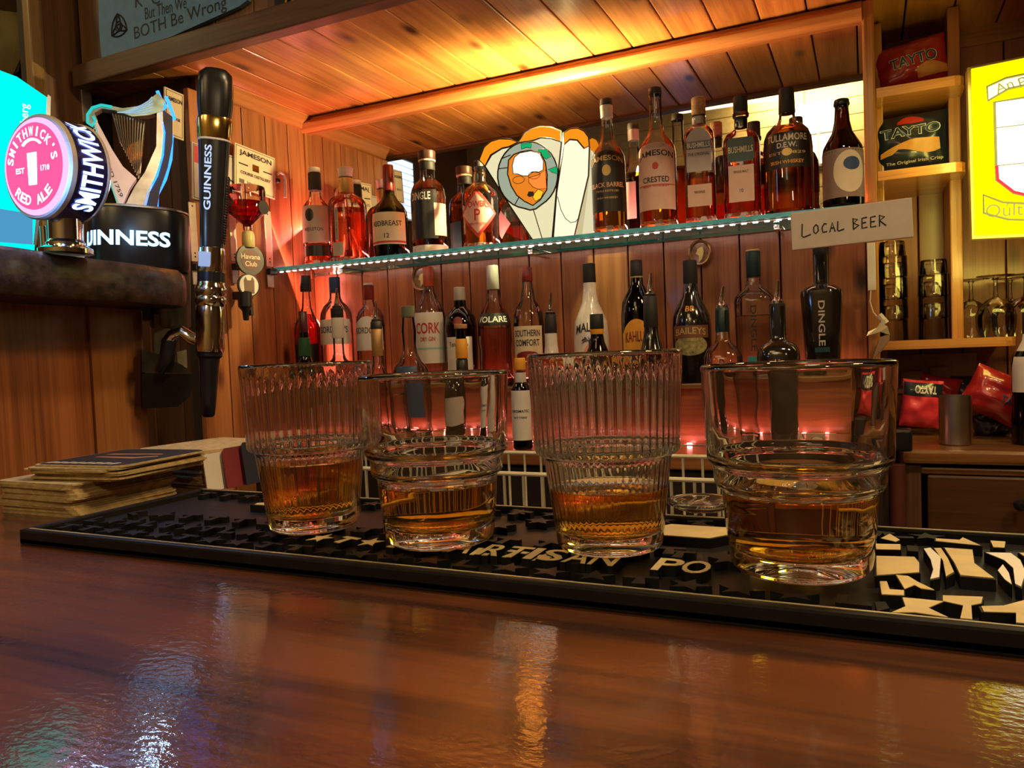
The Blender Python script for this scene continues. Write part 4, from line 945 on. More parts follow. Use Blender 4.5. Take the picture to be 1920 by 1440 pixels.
def solid_text(ch, w_, h_, z0, z1, bold=.02):
    v, f = text_mesh(ch, bold)
    mb = MB(); n = len(v)
    # outline edges = edges used once
    cnt = {}
    for q in f:
        for a, b in zip(q, q[1:] + q[:1]): cnt[(min(a, b), max(a, b))] = cnt.get((min(a, b), max(a, b)), []) + [(a, b)]
    vs = [(x * w_, y * h_, z1) for x, y in v] + [(x * w_, y * h_, z0) for x, y in v]
    fs = [tuple(q) for q in f] + [(a, a + n, b + n, b) for k_, l_ in cnt.items() if len(l_) == 1 for a, b in l_]
    return vs, fs
def mat_letter(ch, x, y, w_, h_, zt=1.0, tan=True, shear=0.0):
    vs, fs = solid_text(ch, w_, h_, .45, zt)
    o = part('raised_letter', MB().add([(x + a + shear * b, y + b, c) for a, b, c in vs], fs), RUBBER, mat_)
    if tan:
        v, f = text_mesh(ch, .015)
        part('letter_face', MB().add([(x + a * w_ * .97 + shear * b * h_, y + b * h_ * .97, zt + .015) for a, b in v], f), TAN, o)
YR = 34.35 - 38.8
for ch, px, py in (('A', 862, 1032), ('R', 918, 1037), ('T', 962, 1040), ('I', 993, 1044), ('S', 1030, 1047), ('A', 1078, 1052), ('N', 1128, 1056), ('P', 1252, 1062), ('O', 1304, 1066)):
    p = at_z(px, py, MATZ + 0.0); mat_letter(ch, p.x, YR + .2, .5 if ch == 'I' else 1.3, 2.1)
def mprism(nm, pts, zt, mt, rot=0, loc=(0, 0), face=None):
    c, s = math.cos(rot), math.sin(rot)
    P2 = [(loc[0] + a * c - b * s, loc[1] + a * s + b * c) for a, b in pts]
    o = part(nm, MB().prism(P2, .45, zt, 'xy'), mt, mat_)
    if face:
        ce_ = (sum(a for a, b in P2) / len(P2), sum(b for a, b in P2) / len(P2))
        part('printed_face', MB().prism([(ce_[0] + (a - ce_[0]) * .93, ce_[1] + (b - ce_[1]) * .93) for a, b in P2], zt, zt + .03, 'xy'), face, o)
star = [((1.0 if i % 2 == 0 else .42) * math.cos(PI / 2 + i * PI / 5), (1.0 if i % 2 == 0 else .42) * math.sin(PI / 2 + i * PI / 5)) for i in range(10)]
rnd = random.Random(3)
# front row of small raised stars and tee shapes between the letters and the rim
x = MX0 + 2
tee = [(-.8, .7), (.8, .7), (.8, .35), (.2, .35), (.3, -.7), (-.3, -.7), (-.2, .35), (-.8, .35)]
ell = [(-.6, .7), (-.2, .7), (-.2, -.3), (.7, -.3), (.7, -.7), (-.6, -.7)]
while x < MX2 - 2:
    if x < 1.0:
        sh = rnd.choice([star, tee, ell, star])
        mprism('raised_emblem', [(a * 1.0, b * .8) for a, b in sh], .92, RUBBER, rnd.uniform(-.2, .2), (x, -6.6), None)
    x += 2.15
# second row: bars left, stars behind the letters
x = MX0 + 2
while x < -12:
    mprism('raised_emblem', [(a * .8, b * 1.0) for a, b in rnd.choice([tee, ell, star])], .92, RUBBER, rnd.uniform(-.2, .2), (x, YR), TAN if -29 < x < -14 else None); x += 1.75
x = MX0 + 2
while x < 3:
    mprism('raised_emblem', [(a * .9, b * .8) for a, b in rnd.choice([star, tee, star])], .9, RUBBER, rnd.uniform(-.3, .3), (x, 5.0)); x += 2.3
x = MX0 + 3
while x < -8:
    mprism('raised_emblem', [(a * .9, b * .9) for a, b in rnd.choice([ell, tee, star])], .9, RUBBER, rnd.uniform(-.4, .4), (x, -1.9)); x += 2.4
# big centre row
def q4(x0, y0, x1, y1, sk=0): return [(x0, y0), (x1, y0), (x1 + sk, y1), (x0 + sk, y1)]
p = at_z(430, 958, MATZ)
mprism('raised_chevron', [(-40.5, 2.4), (-36.2, 5.4), (-33.4, 5.5), (-33.4, 4.7), (-35.6, 4.6), (-38.4, 2.9), (-31.5, 2.3), (-31.5, 1.8), (-40.3, 1.9)], 1.0, RUBBER, 0, (0, 0), TAN)
for a in (q4(-28.2, 1.0, -25.3, 4.5, 1), q4(-16.4, 1.6, -12.9, 3.6, .8), q4(-16.2, 4.2, -13.2, 5.0, .8), q4(-12.6, 1.0, -7.6, 3.8, 2.2), q4(-5.6, 2.2, -3.6, 3.1, .4), q4(-6.2, .6, -3.4, 1.5, .4), q4(-6.4, -1.1, -3.9, -.3, .3)):
    mprism('raised_bar', a, 1.0, RUBBER, 0, (0, 0), TAN)
def mp_px(nm, pts, face, zt=1.0):
    q = []
    for a, b in pts:
        v = at_z(a, b, BZ + zt); q.append((v.x, v.y - 38.8))
    mprism(nm, q, zt, RUBBER, 0, (0, 0), face)
mp_px('raised_bar', [(1640, 1081), (1640, 1042), (1716, 1044), (1726, 1056), (1726, 1075)], TAN)
mp_px('raised_stroke', [(1731, 1028), (1744, 1026), (1765, 1045), (1762, 1085), (1744, 1089), (1750, 1070), (1745, 1050)], LWHITE)
mp_px('raised_stroke', [(1750, 1027), (1764, 1027), (1778, 1048), (1790, 1075), (1774, 1084), (1768, 1052)], TAN)
mp_px('raised_stroke', [(1768, 1026), (1824, 1030), (1828, 1057), (1868, 1087), (1800, 1081), (1788, 1056)], TAN)
mp_px('raised_stroke', [(1845, 1035), (1895, 1036), (1914, 1050), (1925, 1075), (1916, 1104), (1904, 1098), (1900, 1066), (1882, 1050)], LWHITE)
mp_px('raised_stroke', [(1880, 1058), (1892, 1075), (1898, 1098), (1884, 1088), (1870, 1070)], LWHITE)
mp_px('raised_stroke', [(1908, 1036), (1980, 1040), (1985, 1070), (1950, 1066), (1930, 1052)], TAN)
mp_px('raised_bar', [(1640, 1020), (1690, 1021), (1690, 1032), (1642, 1031)], TAN)
mp_px('raised_emblem', [(1650, 1010), (1668, 1001), (1688, 1013), (1680, 1017)], TAN)
mp_px('raised_bar', [(1752, 1010), (1800, 1013), (1806, 1008), (1842, 1024), (1800, 1020), (1752, 1015)], TAN)
mp_px('raised_emblem', [(1856, 1014), (1886, 1016), (1884, 1028), (1862, 1027)], TAN)
mp_px('raised_emblem', [(1648, 1090), (1662, 1090), (1668, 1106), (1697, 1108), (1697, 1118), (1652, 1116)], TAN)
mp_px('raised_emblem', [(1678, 1078), (1702, 1080), (1722, 1092), (1755, 1108), (1728, 1105), (1715, 1098), (1695, 1106)], TAN)
mp_px('raised_emblem', [(1690, 1120), (1725, 1123), (1772, 1128), (1742, 1141), (1782, 1160), (1716, 1150), (1668, 1150), (1696, 1138)], TAN)
mp_px('raised_emblem', [(1765, 1116), (1845, 1119), (1842, 1132), (1822, 1136), (1824, 1164), (1800, 1162), (1806, 1136), (1765, 1127)], TAN)
mp_px('raised_emblem', [(1835, 1137), (1880, 1136), (1925, 1124), (1990, 1130), (1990, 1176), (1905, 1170), (1905, 1150), (1840, 1148)], TAN)
mp_px('raised_emblem', [(1640, 1128), (1660, 1128), (1668, 1140), (1645, 1146)], None, .9)
mp_px('raised_emblem', [(1700, 1022), (1722, 1024), (1722, 1034), (1702, 1033)], None, .9)
for k_, (a_, b_) in enumerate([(-24.0, -1.8), (-21.5, -1.9), (-19.2, -1.7), (-9.2, -1.5), (-6.2, -2.2), (-8.6, 4.9), (-4.5, 4.9), (-1.5, 4.6), (1.2, 4.8), (-22.5, 2.2), (-20.0, 1.2), (-24.2, 5.0), (-20.5, 4.8), (-18.2, 3.0), (-30.5, -1.6), (-27.4, -1.9)]):
    mprism('raised_emblem', [(a * 1.0, b * .9) for a, b in (tee, star, ell)[k_ % 3]], .92, RUBBER, rnd.uniform(-.4, .4), (a_, b_))

# small upturned glass dish by the wire rack
gd = tag(part('glass_coaster', MB().lathe([(1e-4, 0), (1.2, 0), (1.6, .15), (2.1, .42), (2.15, .6), (1.9, .62), (1.5, .4), (1.0, .3), (1e-4, .3)], 40, c=(0, 0, 0), caps=False), TUMBLER_G, smooth=True, loc=(at_z(1316, 946, MATZ + .3).x, at_z(1316, 946, MATZ + .3).y, MATZ)), 'small round cut-glass dish on the mat between the two right tumblers', 'dish')

# ------------------------------------------------------------------ coasters
cm_ = lambda s: [(s - .8, s), (s - .25, s - .25), (s, s - .8)]
def rr(s):
    q = cm_(s); out = []
    for k in range(4):
        a = k * PI / 2; out += [(x * math.cos(-a) - y * math.sin(-a), x * math.sin(-a) + y * math.cos(-a)) for x, y in q]
    return out
EDGE = plain('coaster_board', (.48, .36, .17), .8, var=.25, scale=150)
TOPK = plain('coaster_black_print', (.02, .018, .016), .5)
cmesh = mesh('coaster', MB().prism(rr(4.75), 0, .14, 'xy')); cmesh.materials.append(EDGE)
cr_ = random.Random(5)
proto = None
def stack(cx, cy, n, lab, grp, z0=0.0, jit=.12, rot=0.0, twist=.02):
    for i in range(n):
        o = bpy.data.objects.new('coaster', cmesh); COL.objects.link(o)
        o.location = W((cx + cr_.uniform(-jit, jit) + (.25 * math.sin(i * .8)), cy + cr_.uniform(-jit, jit), BZ + .01 + z0 + i * .15)); o.rotation_euler = (0, 0, rot + cr_.uniform(-twist, twist))
        tag(o, lab, 'coaster', grp)
    return z0 + n * .15
h1 = stack(-58.9, 41.7, 17, 'tan cardboard coaster in the tall stack on the bar', 'coasters in the near stack')
h2 = stack(-56.6, 42.9, 7, 'cardboard coaster near the top of the stack, turned slightly', 'turned coasters near the top', h1, .3, .10, .05)
tc_ = thing('coaster', 'black-topped coaster with gold curved print on top of the stack', 'coaster', (-56.3, 43.1, BZ + .02 + h2), .08)
part('board', MB().prism(rr(4.75), 0, .14, 'xy'), EDGE, tc_)
part('printed_top', MB().prism(rr(4.55), .14, .16, 'xy'), TOPK, tc_)
part('print_stroke', MB().prism([(-2.6, -.6), (1.8, -.9), (3.4, .3), (3.0, .6), (1.6, -.3), (-2.4, -.2)], .16, .18, 'xy'), plain('copper_print', (.45, .2, .08), .5), tc_)
part('print_stroke', MB().prism([(-3.0, .9), (2.6, 1.4), (2.4, 1.8), (-2.8, 1.4)], .16, .18, 'xy'), MATS['copper_print'], tc_)
for i in range(8):
    part('print_stroke', MB().prism([(-4.2 + i * .95, -3.9), (-3.7 + i * .95, -3.9), (-3.4 + i * .95, -3.2), (-3.8 + i * .95, -3.2)], .16, .18, 'xy'), PAPER, tc_)
h3 = stack(-57.6, 53.8, 23, 'tan coaster in the rear stack against the panel', 'coasters in the rear stack', 0, .2, -.1)
for i, (lb, mt) in enumerate([('pale coaster edge-up with dark print beside the rear stack', PAPERW), ('red-printed coaster leaning beside the rear stack', plain('dull_red_print', (.20, .02, .03), .6)), ('dark blue coaster leaning behind the near stack', plain('navy_print', (.015, .018, .04), .6))]):
    p = (-52.4 + i * .4, 50.2 + i * 1.9, BZ + .02)
    o = thing('coaster', lb, 'coaster', p, 0, tilt=-.12)
    part('board', MB().prism([(-2.2, 0), (2.2, 0), (2.2, 3.0 + i * .3), (1.9, 3.3 + i * .3), (-1.9, 3.3 + i * .3), (-2.2, 3.0 + i * .3)], -.07, .07, 'yz'), mt, o)

# ------------------------------------------------------------------ wire rack behind the bar
RY = 66.0
wr = thing('wire_rack', 'white coated wire rack standing just behind the bar mat', 'rack', (0, RY, 0))
WIRE = plain('cream_coated_wire', (.62, .55, .36), .4)
za = solve_z(solve(985, RY, -12), RY, 889); zb = za - 7.5; RKX = solve(1352, RY, za)
part('top_wire', MB().tube([(-62, 0, za), (RKX, 0, za)], .22, 8), WIRE, wr, True)
part('lower_wire', MB().tube([(-62, 0, zb), (RKX, 0, zb)], .22, 8), WIRE, wr, True)
part('rear_wire', MB().tube([(-62, 14, za), (RKX, 14, za)], .22, 8), WIRE, wr, True)
um = mesh('upright_wire', MB().tube([(0, 0, za), (0, 0, zb - 1), (0, 1.5, zb - 4), (0, 14, zb - 4), (0, 14, za)], .15, 6), True)
xx = -61
while xx < RKX:
    part('upright_wire', um, WIRE, wr, loc=(xx, 0, 0)); xx += 2.05

ub = thing('underbar_bench', 'dark steel work bench behind the bar carrying the wire rack', 'bench', (-30, 76, za - 12.3))
part('bench_top', MB().box((0, 0, -.9), (180, 34, 1.6), ch=.3), plain('dark_steel', (.02, .018, .016), .45, .5), ub)
for a in (-1, 1):
    for b in (-1, 1): part('leg', MB().box((a * 84, b * 14, (FLOOR - za + 12.3) / 2), (3, 3, -(FLOOR - za + 12.3) - 2)), MATS['dark_steel'], ub)
# ------------------------------------------------------------------ raised tap counter on the left
TZ, TB = 11.0, 6.9
A = at_z(0, 460, TZ); B = at_z(384, 512, TZ)
dirv = (B - A); dirv.z = 0; dl = dirv.length; dirv.normalize(); nrm = Vector((-dirv.y, dirv.x, 0))   # nrm points left
A2 = A - dirv * 36
def SL(s, t): p = A2 + dirv * s + nrm * t; return (p.x, p.y)
Ltot = dl + 36
pts = [SL(0, 0), SL(Ltot - 7, 0), SL(Ltot - 3.5, .5), SL(Ltot - 1.2, 1.8), SL(Ltot, 4.2), SL(Ltot + .3, 8), SL(Ltot, 40), SL(0, 40)]
tb = thing('tap_counter', 'raised dark-topped wooden counter end carrying the beer taps', 'counter', (0, 0, 0))
def wob(v):
    n = mnoise.noise(Vector((v.x * .25, v.y * .25, v.z * .2))) * .35; return Vector((v.x + n, v.y + n * .3, v.z + n * .4))
sb = bmesh.new()
mbp = MB()
rows = [(TB + .0, .5), (TB + .5, .12), (TB + 1.6, 0), (TZ - 1.3, 0), (TZ - .35, .12), (TZ, .5)]
sub = []
for i in range(len(pts)):
    a, b = Vector(pts[i]), Vector(pts[(i + 1) % len(pts)]); n = max(1, int((b - a).length / 2.2))
    for q in range(n): sub.append(a + (b - a) * q / n)
cen = Vector((sum(p.x for p in sub) / len(sub), sum(p.y for p in sub) / len(sub)))
vs = []
for z, ins in rows:
    for p in sub:
        d = (cen - p).normalized(); q = p + d * ins; vs.append(tuple(wob(Vector((q.x, q.y, z)))))
n = len(sub)
fs = [(r * n + i, r * n + (i + 1) % n, (r + 1) * n + (i + 1) % n, (r + 1) * n + i) for r in range(len(rows) - 1) for i in range(n)] + [tuple(reversed(range(n))), tuple(range((len(rows) - 1) * n, len(rows) * n))]
part('slab', MB().add(vs, fs), DARKSLAB, tb, True)
def panel_at(s0, s1, t0, mt, nm, th=2.2):
    a, b = Vector(SL(s0, t0)), Vector(SL(s1, t0)); nn = Vector((nrm.x, nrm.y))
    q = [a, b, b + nn * th, a + nn * th]
    part(nm, MB().prism([(v.x, v.y) for v in q], BZ + .02, TB, 'xy'), mt, tb)
# face panel set back under the overhang: its end shows at pixel column 270
tgt = None
for s in [i * .1 for i in range(300, 900)]:
    v = Vector(SL(s, 8.0)); 
    if proj((v.x, v.y, -2))[0] > 269: tgt = s; break
panel_at(0, tgt - 8.0, 8.0, PANEL_W, 'front_panel')
panel_at(tgt - 7.9, tgt, 7.7, wood('corner_board_wood', (.33, .12, .035), (.46, .19, .055), 'z', rough=.35, coat=.2, lat=110, lon=2, knots=0), 'corner_board', 3.0)
e0, e1 = Vector(SL(tgt - .1, 10.8)), Vector(SL(tgt - .1, 38)); 
part('end_panel', MB().prism([SL(tgt - 2.5, 10.9), SL(tgt, 10.9), SL(tgt, 38), SL(tgt - 2.5, 38)], BZ + .02, TB, 'xy'), PANEL_W, tb)

def faced(name, label, cat, px, py, D, tilt=0.0, group=None, turn=0.0):
    p = at_d(px, py, D); o = thing(name, label, cat, p, to_cam(p) + turn, group, tilt=math.radians(tilt)); return o, D / FPX
# --- stout font: black oval housing with lit lettering, harp on top
t, k = faced('beer_font', 'black oval stout beer font with lit blue-white lettering and a harp on top', 'beer tap', 262, 500, 87, 2.8)
GK = k
def px2(pts, cx, cz, k_): return [((a - cx) * k_, (cz - b) * k_) for a, b in pts]
hs = MB().lathe([(5.3, .3), (5.45, .8), (5.45, 6.6), (5.3, 7.1), (4.9, 7.3)], 48, c=(0, 4.0, 0), ex=2.6, asp=.75)
t.location = W(Vector((at_d(262, 500, 87).x, at_d(262, 500, 87).y, TZ + .1)))
part('housing', hs, BLACK, t, True)
part('top_ring', MB().lathe([(5.2, 7.1), (5.4, 7.2), (5.4, 7.4), (5.1, 7.5)], 48, c=(0, 4.0, 0), ex=2.6, asp=.75), STEEL, t, True)
v, f = text_mesh('GUINNESS', .03)
def onh(x, z, o_):
    th = -PI / 2 + x; q = 1 / ((abs(math.cos(th)) ** 2.6 + abs(math.sin(th)) ** 2.6) ** (1 / 2.6)); R_ = (5.45 * q + o_)
    return (R_ * math.cos(th), 4.0 + R_ * math.sin(th) * .75, z)
part('lit_lettering', MB().add([onh(a * 2.2 - .52, 3.6 + b * 1.75 + a * .2, .06) for a, b in v], f), emis('lit_blue_white', (.28, .58, 1.0), 2.6), t)
part('side_column', MB().lathe([(2.1, -6.4), (2.35, -6.0), (2.35, 6.4), (2.2, 6.9), (1.8, 7.1)], 32, c=(3.3, 5.9, 0)), plain('grey_green_metal', (.10, .10, .08), .3, .6, var=.5, scale=20), t, True)
# harp
HK = 87 / FPX / 3.43
def HP(pts): return [((a - 898) * HK, (1340 - b) * HK + 7.3) for a, b in pts]
HM = plain('harp_silver', (.55, .52, .50), .25, .8, var=.35, scale=60, emit=(.2, .5, .5), es=.0)
HMK = plain('harp_dark', (.05, .045, .05), .3, .3)
harp_body = part('harp_column', MB().prism(HP([(925, 1325), (905, 1325), (800, 1335), (870, 1180), (930, 1080), (1000, 900), (1005, 650), (1040, 640), (1045, 850), (1030, 980), (985, 1120)]), 3.0, 4.6), HM, t)
part('harp_neck', MB().prism(HP([(600, 800), (610, 745), (640, 700), (700, 670), (800, 680), (900, 650), (960, 600), (1010, 545), (1050, 590), (1040, 660), (960, 700), (860, 725), (760, 700), (680, 700), (640, 735), (655, 775), (630, 825)]), 2.9, 4.5), plain('harp_teal_silver', (.35, .48, .48), .25, .8, var=.4, scale=80), t)
part('harp_board', MB().prism(HP([(640, 810), (660, 800), (740, 960), (800, 1060), (880, 1130), (840, 1200), (790, 1335), (775, 1335), (720, 1150), (670, 960)]), 2.7, 4.4), plain('harp_pink_silver', (.62, .50, .48), .3, .5, emit=(.9, .55, .5), es=.18), t)  # faint emission put into the board to lighten it
v, f = text_mesh('ESTD 1759', .01)
ca, sa = math.cos(-1.19), math.sin(-1.19)
c0_ = HP([(745, 1140)])[0]
part('etched_date', MB().add([(c0_[0] + (a * 4.6) * ca - (b * .42) * sa, 2.62, c0_[1] + (a * 4.6) * sa + (b * .42) * ca) for a, b in v], f), HMK, t)
for i in range(13):
    a = HP([(745 + i * 17, 712 + i * 2)])[0]; b = HP([(855 + i * 4.5 if i > 3 else 800 + i * 22, 960 + i * 13)])[0]
    x0_, z0_ = a; x1_, z1_ = HP([(790 + i * 9.5, 900 + i * 20)])[0]
    if i < 12: part('harp_string', MB().tube([(x0_, 3.6, z0_), (x1_, 3.6, z1_)], .13, 6), CHROME, t)
CURL = emis('lit_teal_curl', (.03, .55, .50), .8); LINEW = emis('lit_etched_line', (.45, .70, .85), .55)
part('lit_curl', MB().tube([(a, 2.75, b) for a, b in HP([(632, 760), (645, 790), (625, 822), (600, 805), (600, 755), (628, 705), (680, 680), (740, 683)])], .16, 6), CURL, t, True)
for k_ in range(5):
    part('etched_line', MB().tube([(a, 2.85, b) for a, b in HP([(770 + k_ * 12, 712 - k_ * 2), (830 + k_ * 10, 706 - k_ * 9), (890 + k_ * 6, 700 - k_ * 14), (940 + k_ * 4, 690 - k_ * 20), (985 - k_ * 2, 668 - k_ * 22)])], .07, 5), LINEW, t, True)
part('lit_board_edge', MB().tube([(a, 2.62, b) for a, b in HP([(645, 815), (672, 960), (722, 1150), (778, 1330)])], .12, 6), emis('lit_green_pink', (.35, .75, .55), .5), t, True)
BLUEL = emis('blue_edge_light', (.02, .16, 1.0), 3.0)
for dx_ in (0, 55):
    P1 = [(1008 + dx_, 530), (1030 + dx_, 585), (1060 + dx_, 625) if dx_ == 0 else (1115, 670), (1020 + dx_, 665) if dx_ == 0 else (1075, 700), (1045 + dx_, 800) if dx_ == 0 else (1098, 800), (1035 + dx_, 950), (1000 + dx_, 1090), (950 + dx_, 1200), (920 + dx_, 1325) if dx_ == 0 else (1000, 1325)]
    q = HP(P1)
    part('blue_edge_strip', MB().tube([(a, 3.2 + dx_ * .03, b) for a, b in q], .22, 6), BLUEL, t, True)
part('harp_back', MB().prism(HP([(1040, 640), (1100, 680), (1100, 850), (1070, 1020), (1020, 1180), (1000, 1325), (925, 1325), (985, 1120), (1030, 980), (1045, 850)]), 3.6, 5.6), HMK, t)

# --- stout tap: long black handle, gold band, chrome body and spout
t, k = faced('beer_tap', 'tall black stout tap handle with gold band on a chrome tap', 'beer tap', 393, 660, 88, 4.2)
def Z(py): return (660 - py) * k
def T(px, py): return ((px - 393) * k, (660 - py) * k)
hand = [(1.28, Z(470)), (1.30, Z(455)), (1.40, Z(400)), (1.58, Z(330)), (1.75, Z(265))]
part('handle', MB().lathe(hand, 32, ex=2.8, asp=.85), BLACK, t, True)
part('handle_top', MB().lathe([(1.75, Z(228)), (1.95, Z(200)), (1.98, Z(165)), (1.80, Z(145)), (1.25, Z(136)), (.5, Z(134))], 32, ex=3.0, asp=.85), BLACK, t, True)
part('gold_band', MB().lathe([(1.78, Z(266)), (1.86, Z(262)), (1.98, Z(232)), (1.94, Z(227))], 32, ex=2.8, asp=.87), GOLD, t, True)
part('white_ring', MB().lathe([(1.75, Z(270)), (1.82, Z(269)), (1.80, Z(266))], 32, ex=2.8, asp=.86), LWHITE, t, True)
v, f = text_mesh('GUINNESS', .02)
zc = Z(340); hh = 118 * k
part('lettering', MB().add([(-.62 - b * .75, -1.49 - (a * hh) * .055, zc + a * hh) for a, b in v], f), plain('pale_blue_print', (.5, .65, .85), .4, emit=(.4, .6, 1), es=.5), t)  # print is given a weak glow of its own
gr = MB()
for i in range(26): gr.tube([(1.30 + i * .013, -.9, Z(455) + i * .30), (1.42 + i * .013, 0, Z(455) + i * .30), (1.30 + i * .013, .6, Z(455) + i * .30)], .10, 5)
part('ribbed_grip', gr, BLACKM, t, kind='stuff')
chp = [(1.55, Z(660)), (1.62, Z(655)), (1.62, Z(585)), (1.50, Z(575)), (1.72, Z(570)), (1.74, Z(560)), (1.60, Z(556)), (1.72, Z(550)), (1.72, Z(540)), (1.55, Z(535)), (1.50, Z(530))]
part('chrome_body', MB().lathe(chp, 36), CHROME, t, True)
part('black_collar', MB().lathe([(1.5, Z(530)), (1.5, Z(512))], 32), BLACK, t, True)
part('chrome_collar', MB().lathe([(1.45, Z(512)), (1.5, Z(510)), (1.42, Z(467)), (1.3, Z(465))], 32), CHROME, t, True)
part('blue_sticker', MB().box((-.75, -1.42, Z(490)), (1.3, .1, 1.7), ch=.03), plain('pale_blue_sticker', (.35, .5, .8), .5, emit=(.3, .5, 1), es=.25), t)  # sticker shines faintly by added emission
part('nozzle', MB().lathe([(.5, Z(782)), (.72, Z(778)), (.85, Z(755)), (1.05, Z(690)), (1.15, Z(672)), (1.4, Z(668)), (1.4, Z(660))], 28), BLACK, t, True)
part('chrome_arm', MB().tube([(-.8, .3, Z(640)), (-2.0, .5, Z(636)), (-3.0, .8, Z(624)), (-4.0, 1.2, Z(632)), (-4.6, 1.5, Z(648))], [.75, .75, .7, .75, .8], 14), CHROME, t, True)
part('elbow', MB().tube([(-4.3, 1.4, Z(640)), (-4.6, 1.6, Z(675)), (-5.4, 2.0, Z(700))], [.9, .9, .6], 10), BLACK, t, True)
# bracket and drip tray under the counter end
t, k = faced('drip_tray', 'black half-round drip tray on a grey plate below the stout tap', 'drip tray', 310, 700, 92, 2.5)
def Q(px, py): return ((px - 310) * k, (700 - py) * k)
part('back_plate', MB().prism([Q(a, b) for a, b in ((292, 590), (317, 592), (322, 660), (314, 672), (292, 662))], 0, .4), plain('grey_plate', (.30, .28, .20), .6, var=.3), t)
part('mount', MB().prism([Q(a, b) for a, b in ((272, 560), (346, 560), (348, 588), (335, 598), (272, 600))], 1.0, 4), BLACK, t)
part('tray_body', MB().prism([Q(a, b) for a, b in ((271, 700), (357, 702), (358, 718), (350, 745), (330, 762), (271, 764))], -1.5, 3.0), BLACK, t)
part('tray_top', MB().prism([Q(a, b) for a, b in ((271, 656), (300, 665), (340, 685), (356, 700), (271, 698))], -1.3, 3.0), plain('grey_black_plastic', (.05, .05, .035), .35), t)
part('side_bracket', MB().prism([Q(a, b) for a, b in ((330, 660), (347, 655), (348, 690), (332, 684))], .2, .6), MATS['grey_plate'], t)

# --- red ale font: lit round drum on chrome neck
pS = at_d(68, 314, 70)
t = thing('beer_font', 'round lit red ale beer font with pink face on a chrome neck', 'beer tap', Vector((pS.x, pS.y, TZ + .1)), to_cam(pS) + math.radians(-56), tilt=math.radians(2))
k = 70 / FPX
zc = pS.z - TZ - .1
RD = 95 * k
part('neck', MB().lathe([(1.7, 0), (1.7, 1.0), (1.45, 1.3), (1.45, zc - RD + .6)], 28, c=(0, 2.4, 0)), CHROME, t, True)
part('foot', MB().lathe([(2.4, 0), (2.4, .4), (1.7, .8)], 28, c=(0, 2.4, 0)), CHROME, t, True)
def disc(r, y0, y1, seg=56): return MB().lathe([(r * .97, 0), (r, .15), (r, y1 - y0 - .15), (r * .97, y1 - y0)], seg).xf(lambda v: Vector((v.x, y0 + v.z, zc + v.y)))
part('drum', disc(RD, .4, 3.7), plain('dark_purple_metal', (.05, .04, .20), .22, .6), t, True)
part('rim', disc(RD + .12, -.15, .6), plain('cream_silver_rim', (.62, .56, .46), .3, .3), t, True)
part('rear_rim', disc(RD + .1, 3.5, 3.95), MATS['cream_silver_rim'], t, True)
part('white_face', disc(RD - .25, -.35, 0), emis('lit_pale_violet', (.80, .50, 1.0), .9), t, True)
part('pink_face', disc(RD - .75, -.45, -.3), emis('lit_pink', (1.0, .09, .28), .95), t, True)
LW = emis('lit_white', (1, .95, .98), 2.6)
def arc_text(mb, s, R_, a0, a1, hgt, wch, flip=False, y=-.55):
    for i, ch in enumerate(s):
        if ch == ' ': continue
        a = a0 + (a1 - a0) * i / (len(s) - 1); v, f = text_mesh(ch, .02)
        rot_ = a - PI / 2 if not flip else a + PI / 2; c, sn = math.cos(rot_), math.sin(rot_)
        wc = wch * (.35 if ch in "I'" else 1); hc = hgt * (.35 if ch == "'" else 1); zo = hgt * .35 if ch == "'" else 0
        mb.add([(R_ * math.cos(a) + (x * wc) * c - (z * hc + zo) * sn, y, zc + R_ * math.sin(a) + (x * wc) * sn + (z * hc + zo) * c) for x, z in v], f)
    return mb
part('face_lettering', arc_text(MB(), "SMITHWICK'S", RD - 1.55, math.radians(168), math.radians(12), .85, .62), LW, t)
part('face_lettering', arc_text(MB(), 'RED ALE', RD - 1.55, math.radians(228), math.radians(312), .9, .75, True), LW, t)
part('glass_emblem', MB().prism([(-.55, zc - 1.7), (.5, zc - 1.7), (.62, zc + 1.2), (-.65, zc + 1.2)], -.58, -.5), LW, t)
part('emblem_arc', MB().tube([(1.9 * math.cos(a), -.55, zc + .5 + 1.9 * math.sin(a)) for a in [math.radians(50 + 80 * i / 8) for i in range(9)]], .12, 6), LW, t)
for s_, x_ in (('EST', -1.75), ('1710', 1.75)): part('face_lettering', flat_text(MB(), s_, 1.2, .5, x_, zc - .3, -.55), LW, t)
v, f = text_mesh('SMITHWICK', .03)
mbb = MB().add([((RD + .08) * math.cos(-a * 1.55 + .10), 3.4 + b * 2.6, zc + (RD + .08) * math.sin(-a * 1.55 + .10)) for a, b in v], f)
mbb = MB().add([((RD + .08) * math.cos(a * 2.0 + .05), 2.05 - b * 2.1, zc + (RD + .08) * math.sin(a * 2.0 + .05)) for a, b in v], f)
part('side_lettering', mbb, emis('lit_white_blue', (.42, .62, 1.0), 2.2), t)

